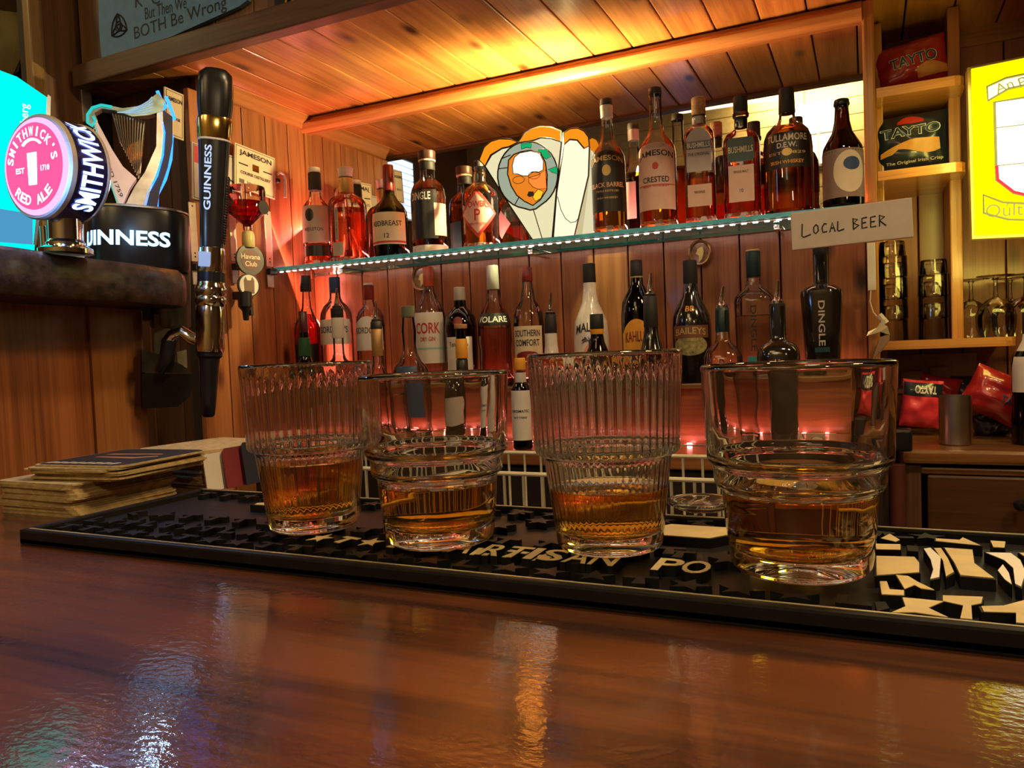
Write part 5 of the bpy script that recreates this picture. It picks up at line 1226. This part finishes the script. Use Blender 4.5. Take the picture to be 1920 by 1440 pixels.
# --- pale lager font at the picture edge
pC = at_d(20, 300, 80)
t = thing('beer_font', 'tall flat turquoise-lit lager font cut by the left edge of the picture', 'beer tap', Vector((pC.x, pC.y, TZ + .1)), to_cam(pC), tilt=math.radians(3))
k = 80 / FPX
zz = lambda py: (505 - py) * k
part('lit_panel', MB().prism([((a - 20) * k, zz(b)) for a, b in ((-70, 505), (45, 505), (50, 400), (66, 300), (70, 172), (20, 142), (-10, 135), (-70, 150))], 1.0, 2.0), emis('lit_turquoise', (.0, .82, .66), 1.0), t)
part('side_rim', MB().prism([((a - 20) * k, zz(b)) for a, b in ((45, 458), (50, 458), (56, 400), (71, 300), (75, 170), (70, 166), (68, 176), (64, 300), (50, 400))], .8, 2.6), plain('silver_rim', (.5, .55, .65), .25, .6), t)
v, f = text_mesh('Carlsberg', .01)
part('lit_lettering', MB().add([((33 - 20) * k - b * 1.0, .9, zz(232) + a * 4.6) for a, b in v], f), emis('lit_pale_cyan', (.5, 1, .95), 1.6), t)
part('lower_panel', MB().prism([((a - 20) * k, zz(b)) for a, b in ((-30, 458), (44, 458), (44, 400), (-10, 396))], .7, 1.0), emis('lit_sky_blue', (.10, .42, .75), .55), t)
t, k = faced('bar_sticker', 'pale grey card strip behind the red ale font neck', 'card', 143, 440, 78, 2)
t.location.z = (TZ + .1) / 100 + EYE
part('card', MB().box((0, 0, 2.4), (1.2, .2, 4.8)), PAPERG, t)
t = thing('font_base', 'tall chrome cluster behind the red ale font neck', 'beer tap', Vector((at_d(100, 470, 79).x, at_d(100, 470, 79).y, TZ + .1)))
for i in range(4): part('chrome_pipe', MB().lathe([(.45, 0), (.45, 4.0)], 14, c=(-1.2 + i * 1.0, 0, 0)), CHROME, t, True)
point('blue_glow_fonts', (-64, 42, 17), .35, (.12, .35, 1.0), 1)
hp_ = at_d(215, 350, 74)
point('harp_fill_light', hp_, .10, (.35, .6, 1.0), .6)  # cool light added in front of the harp to brighten it

# ------------------------------------------------------------------ things on the left wall
def on_left(px0, px1, py0, py1, off=.3):
    a = at_x(px0, (py0 + py1) / 2, WL + off); b = at_x(px1, (py0 + py1) / 2, WL + off)
    c = (a + b) / 2; u_ = at_x((px0 + px1) / 2, py0, WL + off); d_ = at_x((px0 + px1) / 2, py1, WL + off)
    return Vector((WL + off, c.y, (u_.z + d_.z) / 2)), abs(b.y - a.y), abs(u_.z - d_.z)
def card(label, px0, px1, py0, py1, lines, border=INK, off=.4, tilt=0, mt=PAPER, squares=()):
    c, w_, h_ = on_left(px0, px1, py0, py1, off)
    t = thing('wall_card', label, 'card', c, PI / 2, tilt=tilt)
    part('board', MB().box((0, 0, 0), (w_, .4, h_), ch=.08), mt, t)
    for a, b, cc_, dd in ((0, h_ / 2 - .45, w_ - .7, .12), (0, -h_ / 2 + .45, w_ - .7, .12), (-w_ / 2 + .4, 0, .12, h_ - .8), (w_ / 2 - .4, 0, .12, h_ - .8)):
        part('border', MB().box((a, -.23, b), (cc_, .04, dd)), border, t)
    for (sx, sz, sw, sh, sm) in squares: part('colour_block', MB().box((sx * w_, -.23, sz * h_), (sw * w_, .05, sh * h_)), sm, t)
    for (s_, zf, hf, wf_, tm) in lines:
        part('lettering', flat_text(MB(), s_, wf_ * w_, hf * h_, 0, zf * h_, -.28, .025), tm, t)
    return t
card('tan card with black heading and gold crest, rightmost on the left wall', 440, 514, 282, 362, [('JAMESON', .32, .15, .8, INK), ('COURSE DISTILLERY', -.12, .07, .75, INK), ('John Jameson', -.33, .09, .45, INKGREY)], squares=[(0, .07, .16, .16, GOLD), (-.3, .07, .22, .03, INK), (.3, .07, .22, .03, INK), (-.34, -.33, .12, .1, INKGREY)], off=1.4, tilt=math.radians(4))
card('cream card with red corner blocks half hidden behind the tall stout tap', 360, 452, 282, 385, [('BRAND', -.05, .18, .7, INK)], squares=[(-.34, .3, .24, .3, LRED), (.34, -.3, .24, .3, LRED)], off=.6, tilt=math.radians(3), mt=PAPERG)
card('tan card behind the harp, nearest the canopy edge', 308, 343, 170, 258, [('JAMESON', .28, .12, .8, INK), ('COURSE', -.1, .06, .6, INK)], off=.5, tilt=math.radians(4))
def strip(label, pa, pb, wpx, off=1.0, X=None):
    X = WL if X is None else X
    a = at_x(pa[0], pa[1], X + off); b = at_x(pb[0], pb[1], X + off); L_ = (a - b).length; c = (a + b) / 2
    t = thing('metal_bracket', label, 'bracket', c, PI / 2, 'zinc brackets on the left wall')
    ww = wpx * proj(c)[2] / FPX * 1.25
    part('strap', MB().box((0, 0, 0), (ww, .3, L_), ch=.08), ZINC, t)
    for hz in (-.42, -.36, .44): part('screw_hole', MB().lathe([(.22, 0), (.22, .06)], 10).xf(lambda v: Vector((v.x, -.14 - v.z, v.y + hz * L_))), INK, t)
    part('foot', MB().box((0, -.6, -L_ / 2 - 1.4), (ww * 1.1, 1.4, 1.6), ch=.2), BLACK, t)
    part('lower_tab', MB().box((0, 0, -L_ / 2 - 3.6), (ww * .9, .3, 3.6), ch=.08), ZINC, t)
    return t
strip('zinc strap bracket just left of the stout tap', (361, 380), (364, 490), 13)
strip('zinc strap bracket right of the stout tap', (436, 395), (438, 490), 12)
strip('zinc strap bracket between the badge and the mirror corner', (497, 395), (509, 500), 14)
strip('long zinc strap bracket behind the stout harp', (161, 165), (165, 230), 16, .16, WL2)
c = at_x(527, 345, WL + 1)
t = thing('hook_bracket', 'curved zinc hook bracket beside the tan card', 'bracket', c, PI / 2)
part('hook', MB().tube([(-1.6, 0, 2.0), (-.6, -.4, 3.0), (.6, -.5, 2.6), (1.2, -.3, 1.2), (1.3, 0, -3.4)], [.35, .4, .45, .45, .45], 8), ZINC, t, True)
part('screw', MB().lathe([(.7, 0), (.5, .7)], 12).xf(lambda v: Vector((v.x - 1.4, -v.z, v.y + .6))), BLACK, t, True)
# optic dispenser with upturned red bottle
c = at_x(462, 390, WL + 5.5); K = proj(c)[2] / FPX
t = thing('optic_dispenser', 'upturned bottle of red liqueur in a clear spirit dispenser on the left wall', 'dispenser', c, PI / 2)
part('upturned_bottle', MB().lathe([(1.0, -42 * K), (1.1, -32 * K), (2.2, -24 * K), (34 * K, -8 * K), (36 * K, 30 * K), (34 * K, 38 * K)], 32), G_CLEAR, t, True)
part('liquid', MB().lathe([(.8, -34 * K), (1.9, -24 * K), (32 * K, -8 * K), (33 * K, 10 * K), (.01, 10 * K)], 28), Q_DRED, t, True)
part('label', MB().lathe([(1e-3, 0), (1.7, 0), (1.7, .1), (1e-3, .1)], 24, caps=False).xf(lambda v: Vector((v.x + .8, -36 * K - v.z, v.y - 2 * K))), LBLACK, t, True)
part('neck_tube', MB().lathe([(1.3, -74 * K), (1.5, -72 * K), (1.5, -50 * K), (1.2, -44 * K)], 20), plain('cream_measure', (.6, .5, .2), .4), t, True)
c = at_x(470, 487, WL + 6)
t = thing('round_badge', 'black and dark red round rum badge on the optic dispenser', 'badge', c, PI / 2 - .25)
K = proj(c)[2] / FPX
fl = lambda r, y0, y1: MB().lathe([(r, 0), (r, y1 - y0)], 36).xf(lambda v: Vector((v.x, y0 + v.z, v.y)))
part('disc', fl(27 * K * 1.05, 0, .8), plain('dark_olive', (.03, .03, .015), .4), t, True)
part('inner_disc', fl(20 * K, -.08, 0), plain('maroon_print', (.12, .03, .025), .5), t, True)
mb = MB(); flat_text(mb, 'Havana', 5.2, 1.25, 0, .75, -.14); flat_text(mb, 'Club', 3.2, 1.25, 0, -1.0, -.14)
part('lettering', mb, plain('pale_gold_letters', (.75, .60, .35), .4), t)
c = at_x(467, 535, WL + 6)
t = thing('round_badge', 'white round badge with brown figure below the rum badge', 'badge', c, PI / 2 - .25)
part('disc', fl(22 * K, 0, .6), BLACK, t, True); part('white_disc', fl(19.5 * K, -.08, 0), PAPERW, t, True)
part('printed_figure', MB().prism([(-1.3, -2), (1.3, -2), (1.4, 1.2), (.9, 2.1), (.5, 1.2), (-.5, 1.2), (-.9, 2.1), (-1.4, 1.2)], -.16, -.08), plain('brown_print', (.14, .07, .03), .5), t)
c = at_x(462, 575, WL + 5)
t = thing('optic_spout', 'black dispenser spout hanging below the white badge', 'dispenser', c, PI / 2)
part('spout', MB().lathe([(.5, -3.4), (.7, -3.2), (.9, -1), (1.7, 0), (1.7, 3.5)], 18, c=(-.3, 0, 0)), BLACK, t, True)
part('lever', MB().box((1.0, -.4, -.6), (1.0, 1.0, 3.2), ch=.2), BLACKM, t)
part('holder', MB().box((0, 1.0, 2.8), (2.6, 4.4, 2.0), ch=.3), BLACK, t)

# squash bottles on a red crate
RXY = 158.0
xa = solve(402, RXY, CZ); xb = solve(470, RXY, CZ)
ztop = solve_z(solve(436, RXY, -14), RXY, 790)
t = thing('plastic_crate', 'red plastic crate under the squash bottles at the left', 'crate', ((xa + xb) / 2 , RXY, CZ))
hh = ztop - CZ
part('box', MB().box((0, 3, hh / 2), (xb - xa + 2, 12, hh), ch=.4), plain('red_plastic', (.22, .018, .012), .4), t)
part('lip', MB().box((0, 3, hh - .5), (xb - xa + 3, 13, 1.0), ch=.3), MATS['red_plastic'], t)
pet = [(0, .9), (.02, 1), (.10, 1), (.14, .94), (.30, .97), (.48, 1), (.60, .92), (.70, .66), (.80, .38), (.86, .28), (.9, .28)]
bottle('clear plastic squash bottle with blue cap and blue-green label, behind the stout tap', 432, 625, 0, 62, RXY + 1, ztop + .03, pet, G_CLEAR, [(.91, 1, .32, .31, plain('blue_cap', (.03, .12, .35), .4), 'cap')],
       [dict(z0=.02, z1=.47, hw=1.5, mat=plain('squash_label', (.05, .16, .17), .5)), dict(z0=.03, z1=.22, hw=1.45, off=.09, mat=plain('lime_print', (.14, .22, .03), .6, var=.5, scale=40), name='fruit_print'), dict(z0=.24, z1=.44, hw=.7, off=.11, mat=LBLUE, shape='round', name='round_print', texts=[('Mi', .375, .06, .3, LWHITE), ('Wadi', .30, .06, .5, LWHITE)])], (.5, Q_CLEAR), name='squash_bottle')
bottle('clear plastic squash bottle with green cap left of the first tumbler', 488, 624, 0, 62, RXY + 2, ztop + .03, pet, G_CLEAR, [(.92, 1, .42, .42, plain('green_cap', (.01, .06, .02), .4), 'cap')], [dict(z0=.02, z1=.40, hw=1.5, mat=LGREEN)], (.2, Q_CLEAR), name='squash_bottle')

# blue sign on the fascia
def on_y(px, py, Y): p = at_y(px, py, Y); return (p.x, p.z)
FY0 = 123.4
q = [on_y(a, b, FY0) for a, b in ((190, 124), (184, -40), (440, -60), (458, -40), (462, 0), (450, 10), (430, 20), (300, 78))]
q = [on_y(a, b, FY0) for a, b in ((192, 126), (186, 60), (182, -60), (470, -60), (464, 0), (448, 12))]
t = thing('painted_sign', 'blue painted board with hand-lettered saying and knot emblem above the taps', 'sign', (0, FY0, 0))
part('board', MB().prism(q, 0, 1.0), plain('slate_blue_paint', (.13, .30, .56), .6, var=.1), t)
tl = math.atan2(on_y(300, 40, FY0)[1] - on_y(250, 55, FY0)[1], on_y(300, 40, FY0)[0] - on_y(250, 55, FY0)[0])
def sign_line(s_, pxa, pya, pxb, pyb, h_):
    a = on_y(pxa, pya, FY0); b = on_y(pxb, pyb, FY0); w_ = math.dist(a, b); an = math.atan2(b[1] - a[1], b[0] - a[0])
    part('lettering', flat_text(MB(), s_, w_, h_, (a[0] + b[0]) / 2, (a[1] + b[1]) / 2, -.06, .0, an, shear=.0), INK, t)
sign_line('BOTH Be Wrong', 252, 66, 425, 6, 3.6)
sign_line('But Then We', 272, 26, 350, 4, 2.6)
sign_line('K  C', 254, 3, 300, -6, 2.8)
kc = on_y(223, 50, FY0)
KP = [(kc[0] + 2.9 * math.cos(a), kc[1] + 2.9 * math.sin(a)) for a in (math.radians(93), math.radians(213), math.radians(333))]
for k_ in range(3):
    pa_, pb_, pc_ = KP[k_], KP[(k_ + 1) % 3], KP[(k_ + 2) % 3]
    for f_ in (.85, -1.0):
        ct = (kc[0] + (pc_[0] - kc[0]) * f_, kc[1] + (pc_[1] - kc[1]) * f_)
        part('knot_strand', MB().tube([(a, -.08, b) for a, b in arc(pa_, ct, pb_, 10)], .17, 6), INK, t, True)
part('knot_ring', MB().tube([(kc[0] + 1.1 * math.cos(a), -.1, kc[1] + 1.1 * math.sin(a)) for a in [2 * PI * i / 24 for i in range(24)]], .13, 6, True), INK, t, True)
t = thing('small_plaque', 'black plaque with yellow crossed shape on the fascia at the top edge', 'sign', (0, FY0 + .3, 0))
q = [on_y(a, b, FY0) for a, b in ((513, 40), (512, -40), (578, -50), (578, 22))]
part('board', MB().prism(q, 0, .5), LBLACK, t)
for pts_ in (((528, 36), (536, -20), (544, -20), (538, 34)), ((556, 28), (536, -10), (544, -14), (566, 24)), ((527, 36), (538, -5), (546, -5), (536, 33))):
    part('yellow_stroke', MB().prism([on_y(a, b, FY0) for a, b in pts_], -.1, 0), plain('yellow_paint', (.60, .36, .02), .5), t)

# far left: pale parchment poster in the dim room beyond the post
pp_ = [at_x(a, b, -256) for a, b in ((-60, 10), (38, 24), (52, 60), (45, 95), (36, 132), (20, 150), (-60, 150))]
t = thing('wall_map', 'torn yellowish parchment hanging in the dark at the far left', 'poster', (-256, pp_[2].y, pp_[2].z))
part('sheet', MB().add([(p.x + 256 - (0 if i % 2 else .8), p.y - pp_[2].y, p.z - pp_[2].z) for i, p in enumerate(pp_)] + [(p.x + 255.6, p.y - pp_[2].y, p.z - pp_[2].z) for p in pp_], [tuple(range(7)), tuple(reversed(range(7, 14)))] + [(i, i + 7, (i + 1) % 7 + 7, (i + 1) % 7) for i in range(7)]), plain('old_parchment', (.40, .33, .14), .8, var=.5, scale=6), t)
area('parchment_fill_light', (-215, 60, 120), aim((-215, 60, 120), (-240, 90, 60)), 15, 15, 2.0, (1, .75, .3))  # unseen light added to show the parchment

# ------------------------------------------------------------------ right side: lit sign, crisps, glasses
SYY = 168.0
def R2(px, py): return on_y(px, py, SYY)
t = thing('lit_sign', 'bright yellow backlit pub sign with a white shield at the right edge', 'sign', (0, SYY, 0))
fr_ = [R2(a, b) for a, b in ((1814, 126), (2080, 72), (2085, 436), (1823, 448))]
part('frame', MB().prism(fr_, .2, 3.6), plain('dark_gold_frame', (.16, .10, .03), .4, .3), t)
part('lit_panel', MB().prism([R2(a, b) for a, b in ((1821, 130), (2076, 78), (2079, 432), (1829, 441))], -.3, .2), emis('lit_yellow', (.95, .82, .0), 1.6), t)
def outline(pts, r_=.28, y=-.4, nm='black_outline', closed=True):
    part(nm, MB().tube([(R2(a, b)[0], y, R2(a, b)[1]) for a, b in pts], r_, 6, closed), INK, t)
shield = [(1864, 193), (1960, 178), (2030, 172), (2030, 330), (1990, 370), (1940, 372), (1900, 362), (1868, 338)]
part('white_shield', MB().prism([R2(a, b) for a, b in shield], -.4, -.3), emis('lit_shield_white', (1.0, 1.0, .85), 3.0), t); outline(shield)
part('red_rim', MB().tube([(R2(a, b)[0], -.5, R2(a, b)[1]) for a, b in ((1868, 312), (1870, 338), (1900, 361), (1940, 370))], .3, 6), emis('lit_red_line', (.9, .05, .05), 1.0), t)
outline([(1866, 241), (1925, 234)], .12, closed=False); outline([(1866, 312), (1925, 306)], .12, closed=False)
outline([(1850, 164), (1885, 148), (1960, 132), (1960, 152), (1890, 168), (1852, 190)], .22); part('banner', MB().prism([R2(a, b) for a, b in [(1850, 164), (1885, 148), (1960, 132), (1960, 152), (1890, 168), (1852, 190)]], -.38, -.3), emis('lit_pale_yellow', (.95, .88, .35), 1.8), t)
outline([(1843, 366), (1880, 380), (1960, 384), (1960, 414), (1890, 412), (1844, 400)], .22)
def s_text(s_, px, py, w_, h_, rot_=0, mt=INK):
    c = R2(px, py); part('lettering', flat_text(MB(), s_, w_, h_, c[0], c[1], -.45, 0, rot_), mt, t)
s_text('An', 1882, 163, 2.8, 1.8, .3); s_text('Oúltra', 1898, 393, 8.5, 2.4, -.03)
s_text('Po', 1925, 152, 2.6, 1.8, .25)
area('sign_glow', (solve(1930, 165, 30), 165.5, 30), (PI / 2, 0, 0), 24, 34, 2.5, (1, .85, .15))

def crisp_bag(label, px, py, Y, wpx, hpx, col, mt2, txt=None, tmat=LBLUE, rot=0.0, zbase=None, tumble=(0, 0), seed=1, band=None, extra=None, depth=4.0):
    c = at_y(px, py, Y); K_ = proj(c)[2] / FPX; w_, h_ = wpx * K_, hpx * K_
    t = thing('crisp_packet', label, 'crisps', c, tumble[1], tilt=-rot)
    nu, nv = 22, 18; r_ = random.Random(seed); o1, o2 = r_.uniform(0, 50), r_.uniform(0, 50)
    def surf(u, v, sgn):
        pill = (1 - abs(u) ** 3) * (1 - abs(v) ** 2.6)
        n_ = mnoise.noise(Vector((u * 2.2 + o1, v * 2.2 + o2, sgn * 3)))
        cr = mnoise.noise(Vector((u * 6 + o1, v * 1.5 + o2, sgn))) * .35 * (abs(v) ** 2)
        return (u * w_ / 2 * (1 - .06 * (1 - abs(v))), sgn * (depth / 2 * pill ** .6 * (1 + .35 * n_) + .05 + cr * .6), v * h_ / 2 * (1 + .04 * n_))
    vs = []; fs = []
    for sgn in (-1, 1):
        for i in range(nv + 1):
            for j in range(nu + 1): vs.append(surf(-1 + 2 * j / nu, -1 + 2 * i / nv, sgn))
    st = (nu + 1) * (nv + 1)
    for s_ in (0, st):
        for i in range(nv):
            for j in range(nu): a = s_ + i * (nu + 1) + j; fs.append((a, a + 1, a + nu + 2, a + nu + 1))
    ring_ = [j for j in range(nu + 1)] + [i * (nu + 1) + nu for i in range(1, nv + 1)] + [nv * (nu + 1) + j for j in range(nu - 1, -1, -1)] + [i * (nu + 1) for i in range(nv - 1, 0, -1)]
    for a, b in zip(ring_, ring_[1:] + ring_[:1]): fs.append((a, b, b + st, a + st))
    bag = part('foil_bag', MB().add(vs, fs), col, t, True)
    def decal(nm, poly, mt, off=.12):
        n_ = 10
        mb = MB()
        xs_ = [p_[0] for p_ in poly]; zs_ = [p_[1] for p_ in poly]
        # strip polygon: (u, vlow, vhigh)
        vv = []; ff = []
        for i, (u, lo_2, hi_2) in enumerate(poly):
            for q_ in range(5):
                v_ = lo_2 + (hi_2 - lo_2) * q_ / 4; p_ = surf(u, v_, -1); vv.append((p_[0], p_[1] - off, p_[2]))
        for i in range(len(poly) - 1):
            for q_ in range(4): a = i * 5 + q_; ff.append((a, a + 5, a + 6, a + 1))
        return part(nm, MB().add(vv, ff), mt, bag, True)
    if band: decal('colour_band', [(-.97 + 1.94 * i / 12, band[0], band[1]) for i in range(13)], mt2)
    if extra: extra(decal)
    if txt:
        for (s_, u0, v0, wu, hv, mt, bo) in txt:
            tv, tf = text_mesh(s_, bo); vv = []
            for a, b in tv:
                p_ = surf(max(-1, min(1, u0 + a * wu)), max(-1, min(1, v0 + b * hv)), -1); vv.append((p_[0], p_[1] - .2 - (.06 if mt is not LWHITE else 0), p_[2]))
            part('lettering', MB().add(vv, tf), mt, bag)
    return t
BAGN = plain('navy_foil', (.012, .020, .045), .28, var=.2, coat=.5); BAGR = plain('red_foil', (.42, .02, .025), .25, var=.3, coat=.6, scale=18)
ORC = plain('orange_print', (.75, .34, .08), .4)
def ex_navy(d):
    d('crisp_print', [(-.85 + 1.6 * i / 10, -.42 + .18 * math.sin(i * .55) * (1 if i > 2 else .3) + .02 * i - .06, -.30 + .16 * math.sin(i * .35) + .035 * i) for i in range(11)], ORC, .16)
    d('red_burst', [(-.35 + .7 * i / 8, .62, .72 + .16 * math.sin(PI * i / 8)) for i in range(9)], LRED, .16)
crisp_bag('navy crisp packet with orange crisp print on the middle shelf', 1708, 268, 186, 128, 104, BAGN, BAGN, [('TAYTO', -.02, .36, 1.62, .36, LWHITE, .045), ('TAYTO', -.02, .36, 1.56, .32, LBLUE, .015), ('The Original Irish Crisp', .05, -.72, 1.5, .14, LWHITE, .01)], extra=ex_navy, seed=2, rot=math.radians(2))
def ex_red(d): d('crisp_print', [(.15 + .8 * i / 6, -.75, -.35 + .2 * math.sin(i * .6)) for i in range(7)], ORC, .16)
crisp_bag('red crisp packet lying on the top shelf of the wall unit', 1705, 123, 186, 128, 84, BAGR, BAGR, [('TAYTO', .1, .1, 1.3, .5, LWHITE, .045), ('TAYTO', .1, .1, 1.26, .44, LBLUE, .015)], extra=ex_red, seed=4, rot=math.radians(8))
cz_ = lambda px, h, Y: proj((solve(px, Y, CZ), Y, CZ))[1] - h / 2
crisp_bag('pink-red crisp packet standing upside down beside the steel cup', 1727, 757, 180, 68, 88, plain('pink_red_foil', (.80, .05, .08), .3, var=.2), BAGN, [('TAYTO', .1, .62, -1.1, -.34, LWHITE, .04)], band=(.35, .9), seed=6, rot=math.radians(-6), tumble=(0, .1))
crisp_bag('dull red crisp packet lying behind the pink one under the shelf', 1762, 728, 188, 70, 44, BAGR, BAGR, None, seed=8, rot=math.radians(-10))
crisp_bag('dark blue crisp packet behind the steel cup', 1812, 735, 190, 52, 60, BAGN, BAGN, None, seed=9)
crisp_bag('large crumpled red crisp packet lying at the right under the shelf', 1870, 742, 176, 108, 84, BAGR, BAGR, [('TAYTO', .5, 0, .9, .35, LBLUE, .03)], seed=12, rot=math.radians(-28), depth=6)
crisp_bag('crumpled navy and red packet below the large red one', 1862, 795, 182, 70, 50, BAGN, BAGN, None, seed=15, rot=math.radians(15))
# steel cup
xc = solve(1792, 166, CZ); t = thing('steel_cup', 'plain brushed steel cup on the side counter', 'cup', (xc, 166, CZ + .02))
K_ = proj((xc, 166, CZ))[2] / FPX; hc = solve_z(xc, 166, 742) - CZ; rc_ = 27.5 * K_
part('cup_body', MB().lathe([(1e-3, .0), (rc_ - .2, 0), (rc_, .2), (rc_, hc), (rc_ - .15, hc), (rc_ - .2, .4), (1e-3, .35)], 48, caps=False), STEEL, t, True)
# socket panel
sp = at_y(1752, 700, 199.5); K_ = proj(sp)[2] / FPX
t = thing('socket_panel', 'grey white double socket panel with a plug on the wall under the shelf', 'socket', sp)
part('plate', MB().box((0, 0, 0), (136 * K_, .8, 74 * K_), ch=.2), plain('dull_white_plastic', (.40, .34, .29), .5), t)
part('plug', MB().box((-38 * K_, -1.6, -8 * K_), (38 * K_, 2.6, 30 * K_), ch=.5), plain('grey_plug', (.36, .32, .28), .5), t)
part('switch', MB().box((0, -.6, 20 * K_), (28 * K_, .5, 16 * K_), ch=.15), MATS['dull_white_plastic'], t)
part('adaptor', MB().box((6 * K_, -1.4, 0), (30 * K_, 2.2, 26 * K_), ch=.4), MATS['grey_plug'], t)
# stacked tumblers on the shelf
S3T = S3 + 1.8
tm_ = mesh('stacked_glass', MB().lathe([(1e-3, .15), (2.3, .15), (2.45, 0), (2.55, .3), (2.75, 3.0), (2.95, 3.2), (3.05, 7.6), (2.85, 7.6), (2.75, 3.4), (2.5, 3.1), (2.3, .8), (1e-3, .7)], 36, caps=False), True)
def stacked(px, Y, n, lab):
    for i in range(n):
        x_ = solve(px, Y, S3T)
        o = bpy.data.objects.new('stacked_tumbler', None); COL.objects.link(o); o.location = W((x_, Y, S3T + .05 + 7.65 + i * 4.6)); o.rotation_euler = (PI, 0, .3 * i)
        tag(o, lab[i], 'glass', 'upturned tumblers stacked on the shelf')
        part('glass_body', tm_, G_CLEAR2, o)
stacked(1675, 186, 4, ['bottom tumbler of the taller left stack on the bottle-side shelf', 'second tumbler of the taller left stack on the shelf', 'third tumbler of the taller left stack on the shelf', 'top tumbler of the taller left stack behind the card'])
stacked(1752, 186, 3, ['bottom tumbler of the shorter right stack by the post', 'middle tumbler of the shorter right stack by the post', 'top tumbler of the shorter right stack by the post'])
tm_.materials.clear(); tm_.materials.append(G_CLEAR2)
# upturned stemmed glasses
wg = mesh('bowl', MB().lathe([(3.0, 0), (3.5, 2.0), (3.6, 4.2), (3.1, 6.0), (1.8, 7.4), (.6, 8.0), (.45, 8.3)], 40, caps=False), True); wg.materials.append(G_CLEAR2)
ws = mesh('stem', MB().lathe([(.45, 8.2), (.35, 9.6), (.35, 11.4), (.6, 12.0)], 16), True); ws.materials.append(G_CLEAR2)
wft = mesh('foot', MB().lathe([(.6, 11.9), (2.0, 12.2), (3.4, 12.3), (3.4, 12.45), (1e-3, 12.6)], 40), True); wft.materials.append(G_CLEAR2)
for px, Y, lb in ((1868, 182, 'upturned stemmed wine glass in front on the right shelf'), (1822, 190, 'upturned stemmed wine glass just right of the shelf post'), (1924, 184, 'upturned stemmed wine glass cut by the right picture edge'), (1895, 194, 'upturned stemmed wine glass at the back of the right shelf')):
    o = thing('wine_glass', lb, 'glass', (solve(px, Y, S3T), Y, S3T + .05), 0, 'upturned wine glasses on the shelf')
    part('bowl', wg, G_CLEAR2, o); part('stem', ws, G_CLEAR2, o); part('foot', wft, G_CLEAR2, o)
# small dark stand next to the side counter
p = at_y(1690, 815, 152)
t = thing('pedestal', 'small black knob on a reddish post at the end of the side counter', 'post', (p.x, 152, CZ - 20))
part('post', MB().lathe([(1.4, 0), (1.4, 22)], 16, c=(-.8, 0, -4)), plain('red_brown_post', (.10, .03, .02), .4), t, True)
part('knob', MB().box((0, 0, 22.5), (3.4, 3.4, 4.0), ch=.5), BLACK, t)
# hanging badge emblems on the boards behind the lower bottles
for px, py, lb in ((790, 522, 'small round glass medallion with pale bird hanging under the shelf'), (1312, 474, 'small round gold-rimmed medallion under the shelf right of centre')):
    c = at_y(px, py, 171.5); K_ = proj(c)[2] / FPX
    t = thing('medallion', lb, 'ornament', c)
    part('rim', MB().tube([(19 * K_ * math.cos(a), 0, 22 * K_ * math.sin(a)) for a in [2 * PI * i / 24 for i in range(24)]], .35, 6, True), plain('dark_gold_rim', (.20, .13, .05), .3, .6), t, True)
    part('face', MB().lathe([(1e-3, 0), (18 * K_, 0), (18 * K_, .2), (1e-3, .3)], 28, caps=False).xf(lambda v: Vector((v.x, .4 - v.z, v.y * 1.15))), plain('clouded_glass_face', (.22, .13, .08), .15, var=.7, scale=60), t, True)
    part('pale_figure', MB().prism([(-.3, -2.2), (.5, -1.4), (.9, .2), (.6, 1.4), (-.4, .9), (-.9, -.2), (-.2, -.6)], -.1, .1), plain('pale_yellow_print', (.6, .6, .25), .5), t)
